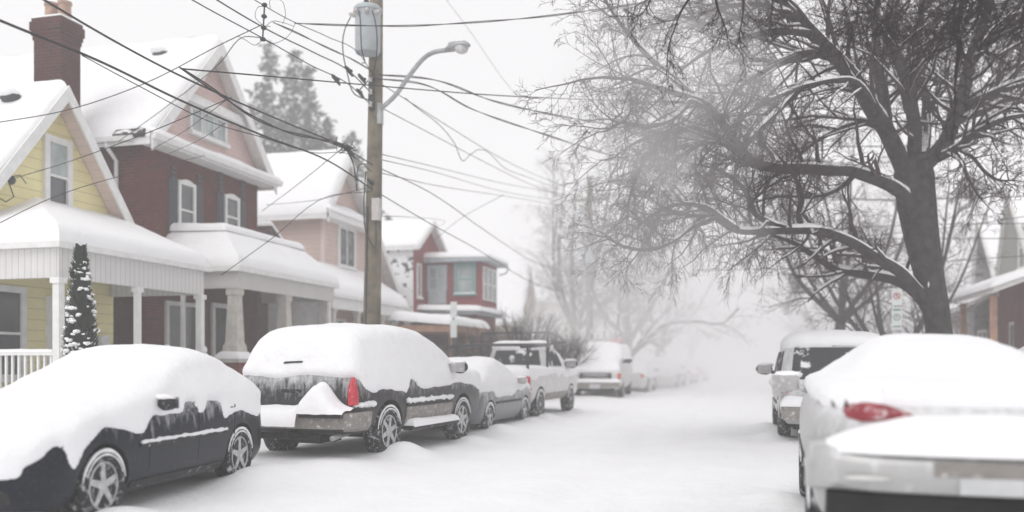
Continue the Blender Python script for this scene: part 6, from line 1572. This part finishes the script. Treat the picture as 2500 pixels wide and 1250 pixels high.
q = atD(655, 300, 58); conifer('tall ragged spruce rising behind the pink gable', q.x, q.y, 22.3, 5.0, 41, ((1.9, 7, 21.9, 3.6), (3.1, 6, 20.4, 3.4), (-1.3, 3, 18.4, 4.2), (.9, 2, 19, 5.0)))
q = atD(800, 330, 58); conifer('shorter spruce behind the snowy pink house roof', q.x, q.y, 17.6, 3.8, 42, ((1.8, 4, 16.5, 3.2), (-1.2, 4, 16.2, 3)))
cedar()
shrub('tallest bare shrub with upright twigs, in front of the far beige house', -7.6, 30.5, 3.5, 2.0, 51, 90)
shrub('lower bare shrub against the front of the red house', -8.7, 29.0, 2.7, 1.5, 52, 70)
shrub('rounded twiggy shrub beside the van', -7.0, 34.5, 2.9, 1.8, 53, 70)
utility_pole(); far_pole(); wires(); signs()

# ---- ground, after the cars so that drifts gather at their wheels
for rt, ps in ((S, ((-1.0, 1.3), (-1.0, -1.2), (-1.0, -1.7))), (U, ((1.12, -1.1), (1.15, 1.55), (1.1, -1.35))), (K, ((1.0, -1.1), (1.0, 1.4))), (T, ((1.1, -1.4), (1.1, 1.7))), (Wn, ((-1.1, 1.2),)), (Bx, ((-1.1, -1.4), (-1.1, 1.5)))):
    mw = Matrix.Translation(rt.location) @ Matrix.Rotation(rt.rotation_euler[2], 4, 'Z')
    for i, (a, b) in enumerate(ps):
        w = mw @ Vector((a * rt.scale[0], b * rt.scale[0], 0)); MOUNDS.append((w.x, w.y, .30 + .04 * i, .42, .12 - .015 * i))
MOUNDS += [(7.5, 19.6, 4.0, 2.4, .34), (-5.15, 10.3, .55, .8, .08), (-4.75, 13.5, .5, 1.3, .05), (-4.6, 18.3, .5, 1.0, .07)]
xs = np.concatenate([np.linspace(-150, -14, 40)[:-1], np.linspace(-14, 9, 300)[:-1], np.linspace(9, 150, 40)])
ys = np.concatenate([np.linspace(-35, 2, 30)[:-1], np.linspace(2, 30, 360)[:-1], np.linspace(30, 70, 120)[:-1], np.linspace(70, 260, 50)])
GX, GY = np.meshgrid(xs, ys); GZ = ground_h(GX.ravel(), GY.ravel())
me = bpy.data.meshes.new('ground'); nx, ny = len(xs), len(ys)
I = np.arange(nx * ny).reshape(ny, nx); faces = np.stack([I[:-1, :-1], I[:-1, 1:], I[1:, 1:], I[1:, :-1]], -1).reshape(-1, 4)
me.from_pydata(np.stack([GX.ravel(), GY.ravel(), GZ], 1).tolist(), [], faces.tolist()); me.materials.append(M['ground'])
me.polygons.foreach_set('use_smooth', [True] * len(me.polygons)); me.update()
g = bpy.data.objects.new('ground', me); COL.objects.link(g); struct(g)

# ================================================================== AIR, SKY, LIGHT, CAMERA
hz = MB(); hz.box(-152, 152, -37, 262, -1.6, 25.5)
m = bpy.data.materials.new('haze'); m.use_nodes = True; nt = m.node_tree; nt.nodes.remove(nt.nodes['Principled BSDF'])
pv = nt.nodes.new('ShaderNodeVolumePrincipled'); pv.inputs['Color'].default_value = (.985, .98, .983, 1); pv.inputs['Density'].default_value = .0062; pv.inputs['Anisotropy'].default_value = .0
nt.links.new(pv.outputs[0], nt.nodes['Material Output'].inputs['Volume'])
M['haze'] = m; h = hz.build('haze', 'haze'); h['kind'] = 'stuff'

# snow whipped up by the wind, hiding the far end of the street
bs_ = MB(); bs_.blob((2, 77, 3.5), 17.5, 46, 11, .16, 4, 24)
m = bpy.data.materials.new('blowing_snow'); m.use_nodes = True; nt = m.node_tree; nt.nodes.remove(nt.nodes['Principled BSDF'])
pv = nt.nodes.new('ShaderNodeVolumePrincipled'); pv.inputs['Color'].default_value = (.99, .987, .99, 1); pv.inputs['Density'].default_value = .055; pv.inputs['Anisotropy'].default_value = .0
nt.links.new(pv.outputs[0], nt.nodes['Material Output'].inputs['Volume'])
M['blowing'] = m; bo = bs_.build('blowing_snow', 'blowing', None, True); bo['kind'] = 'stuff'
# two puffs of snow shaken from the outer boughs of the big tree
for px_, py_, D_, r_, dn_ in ((1615, 225, 12.9, 1.6, .125), (1530, 610, 12.9, 1.8, .085)):
    mm = m.copy(); mm.name = 'blowing_snow'; mm.node_tree.nodes['Principled Volume'].inputs['Density'].default_value = dn_; M['puff'] = mm
    q = atD(px_, py_, D_); b_ = MB(); b_.blob(q, r_ * 1.1, r_ * 1.2, r_ * .85, .4, px_, 20); b_ = b_.build('blowing_snow', 'puff', None, True); b_['kind'] = 'stuff'

EL, AZ = 48, 200
w = bpy.data.worlds.new('World'); sc.world = w; w.use_nodes = True; nt = w.node_tree
sky = nt.nodes.new('ShaderNodeTexSky'); sky.sky_type = 'NISHITA'; sky.sun_disc = False; sky.sun_elevation = R(EL); sky.sun_rotation = R(AZ); sky.dust_density = 4; sky.air_density = 1.2
hs = nt.nodes.new('ShaderNodeHueSaturation'); hs.inputs['Saturation'].default_value = .06
nt.links.new(sky.outputs[0], hs.inputs['Color']); bg = nt.nodes['Background']; cloud = nt.nodes.new('ShaderNodeMix'); cloud.data_type = 'RGBA'; cloud.inputs[0].default_value = .75   # overcast: a nearly even layer of cloud over the clear-sky gradient
nt.links.new(hs.outputs[0], cloud.inputs[6]); cloud.inputs[7].default_value = (8.2, 8.1, 8.2, 1)
nt.links.new(cloud.outputs[2], bg.inputs[0]); bg.inputs[1].default_value = .12
sl = bpy.data.lights.new('sun', 'SUN'); sl.energy = .75; sl.angle = R(40); sl.color = (1, .985, .97)
so = bpy.data.objects.new('sun', sl); COL.objects.link(so)
dv = Vector((math.sin(R(AZ)) * math.cos(R(EL)), math.cos(R(AZ)) * math.cos(R(EL)), math.sin(R(EL)))); so.rotation_euler = dv.to_track_quat('Z', 'Y').to_euler(); so.location = (0, 0, 30)

cd = bpy.data.cameras.new('camera'); co = bpy.data.objects.new('camera', cd); COL.objects.link(co); sc.camera = co
cd.sensor_width = 36; cd.lens = 36 * F / 2500; cd.shift_y = (HY - 625) / 2500; cd.clip_end = 600; cd.clip_start = .05
co.location = (0, 0, H); co.rotation_euler = (R(90), 0, TH)
cd.dof.use_dof = True; cd.dof.focus_distance = 12; cd.dof.aperture_fstop = (cd.lens / 1000) / .06
sc.view_settings.view_transform = 'Standard'; sc.view_settings.look = 'None'; sc.view_settings.exposure = 0.18; sc.view_settings.gamma = 1
sc.cycles.use_denoising = True; sc.cycles.volume_bounces = 6; sc.cycles.max_bounces = 8; sc.cycles.diffuse_bounces = 4
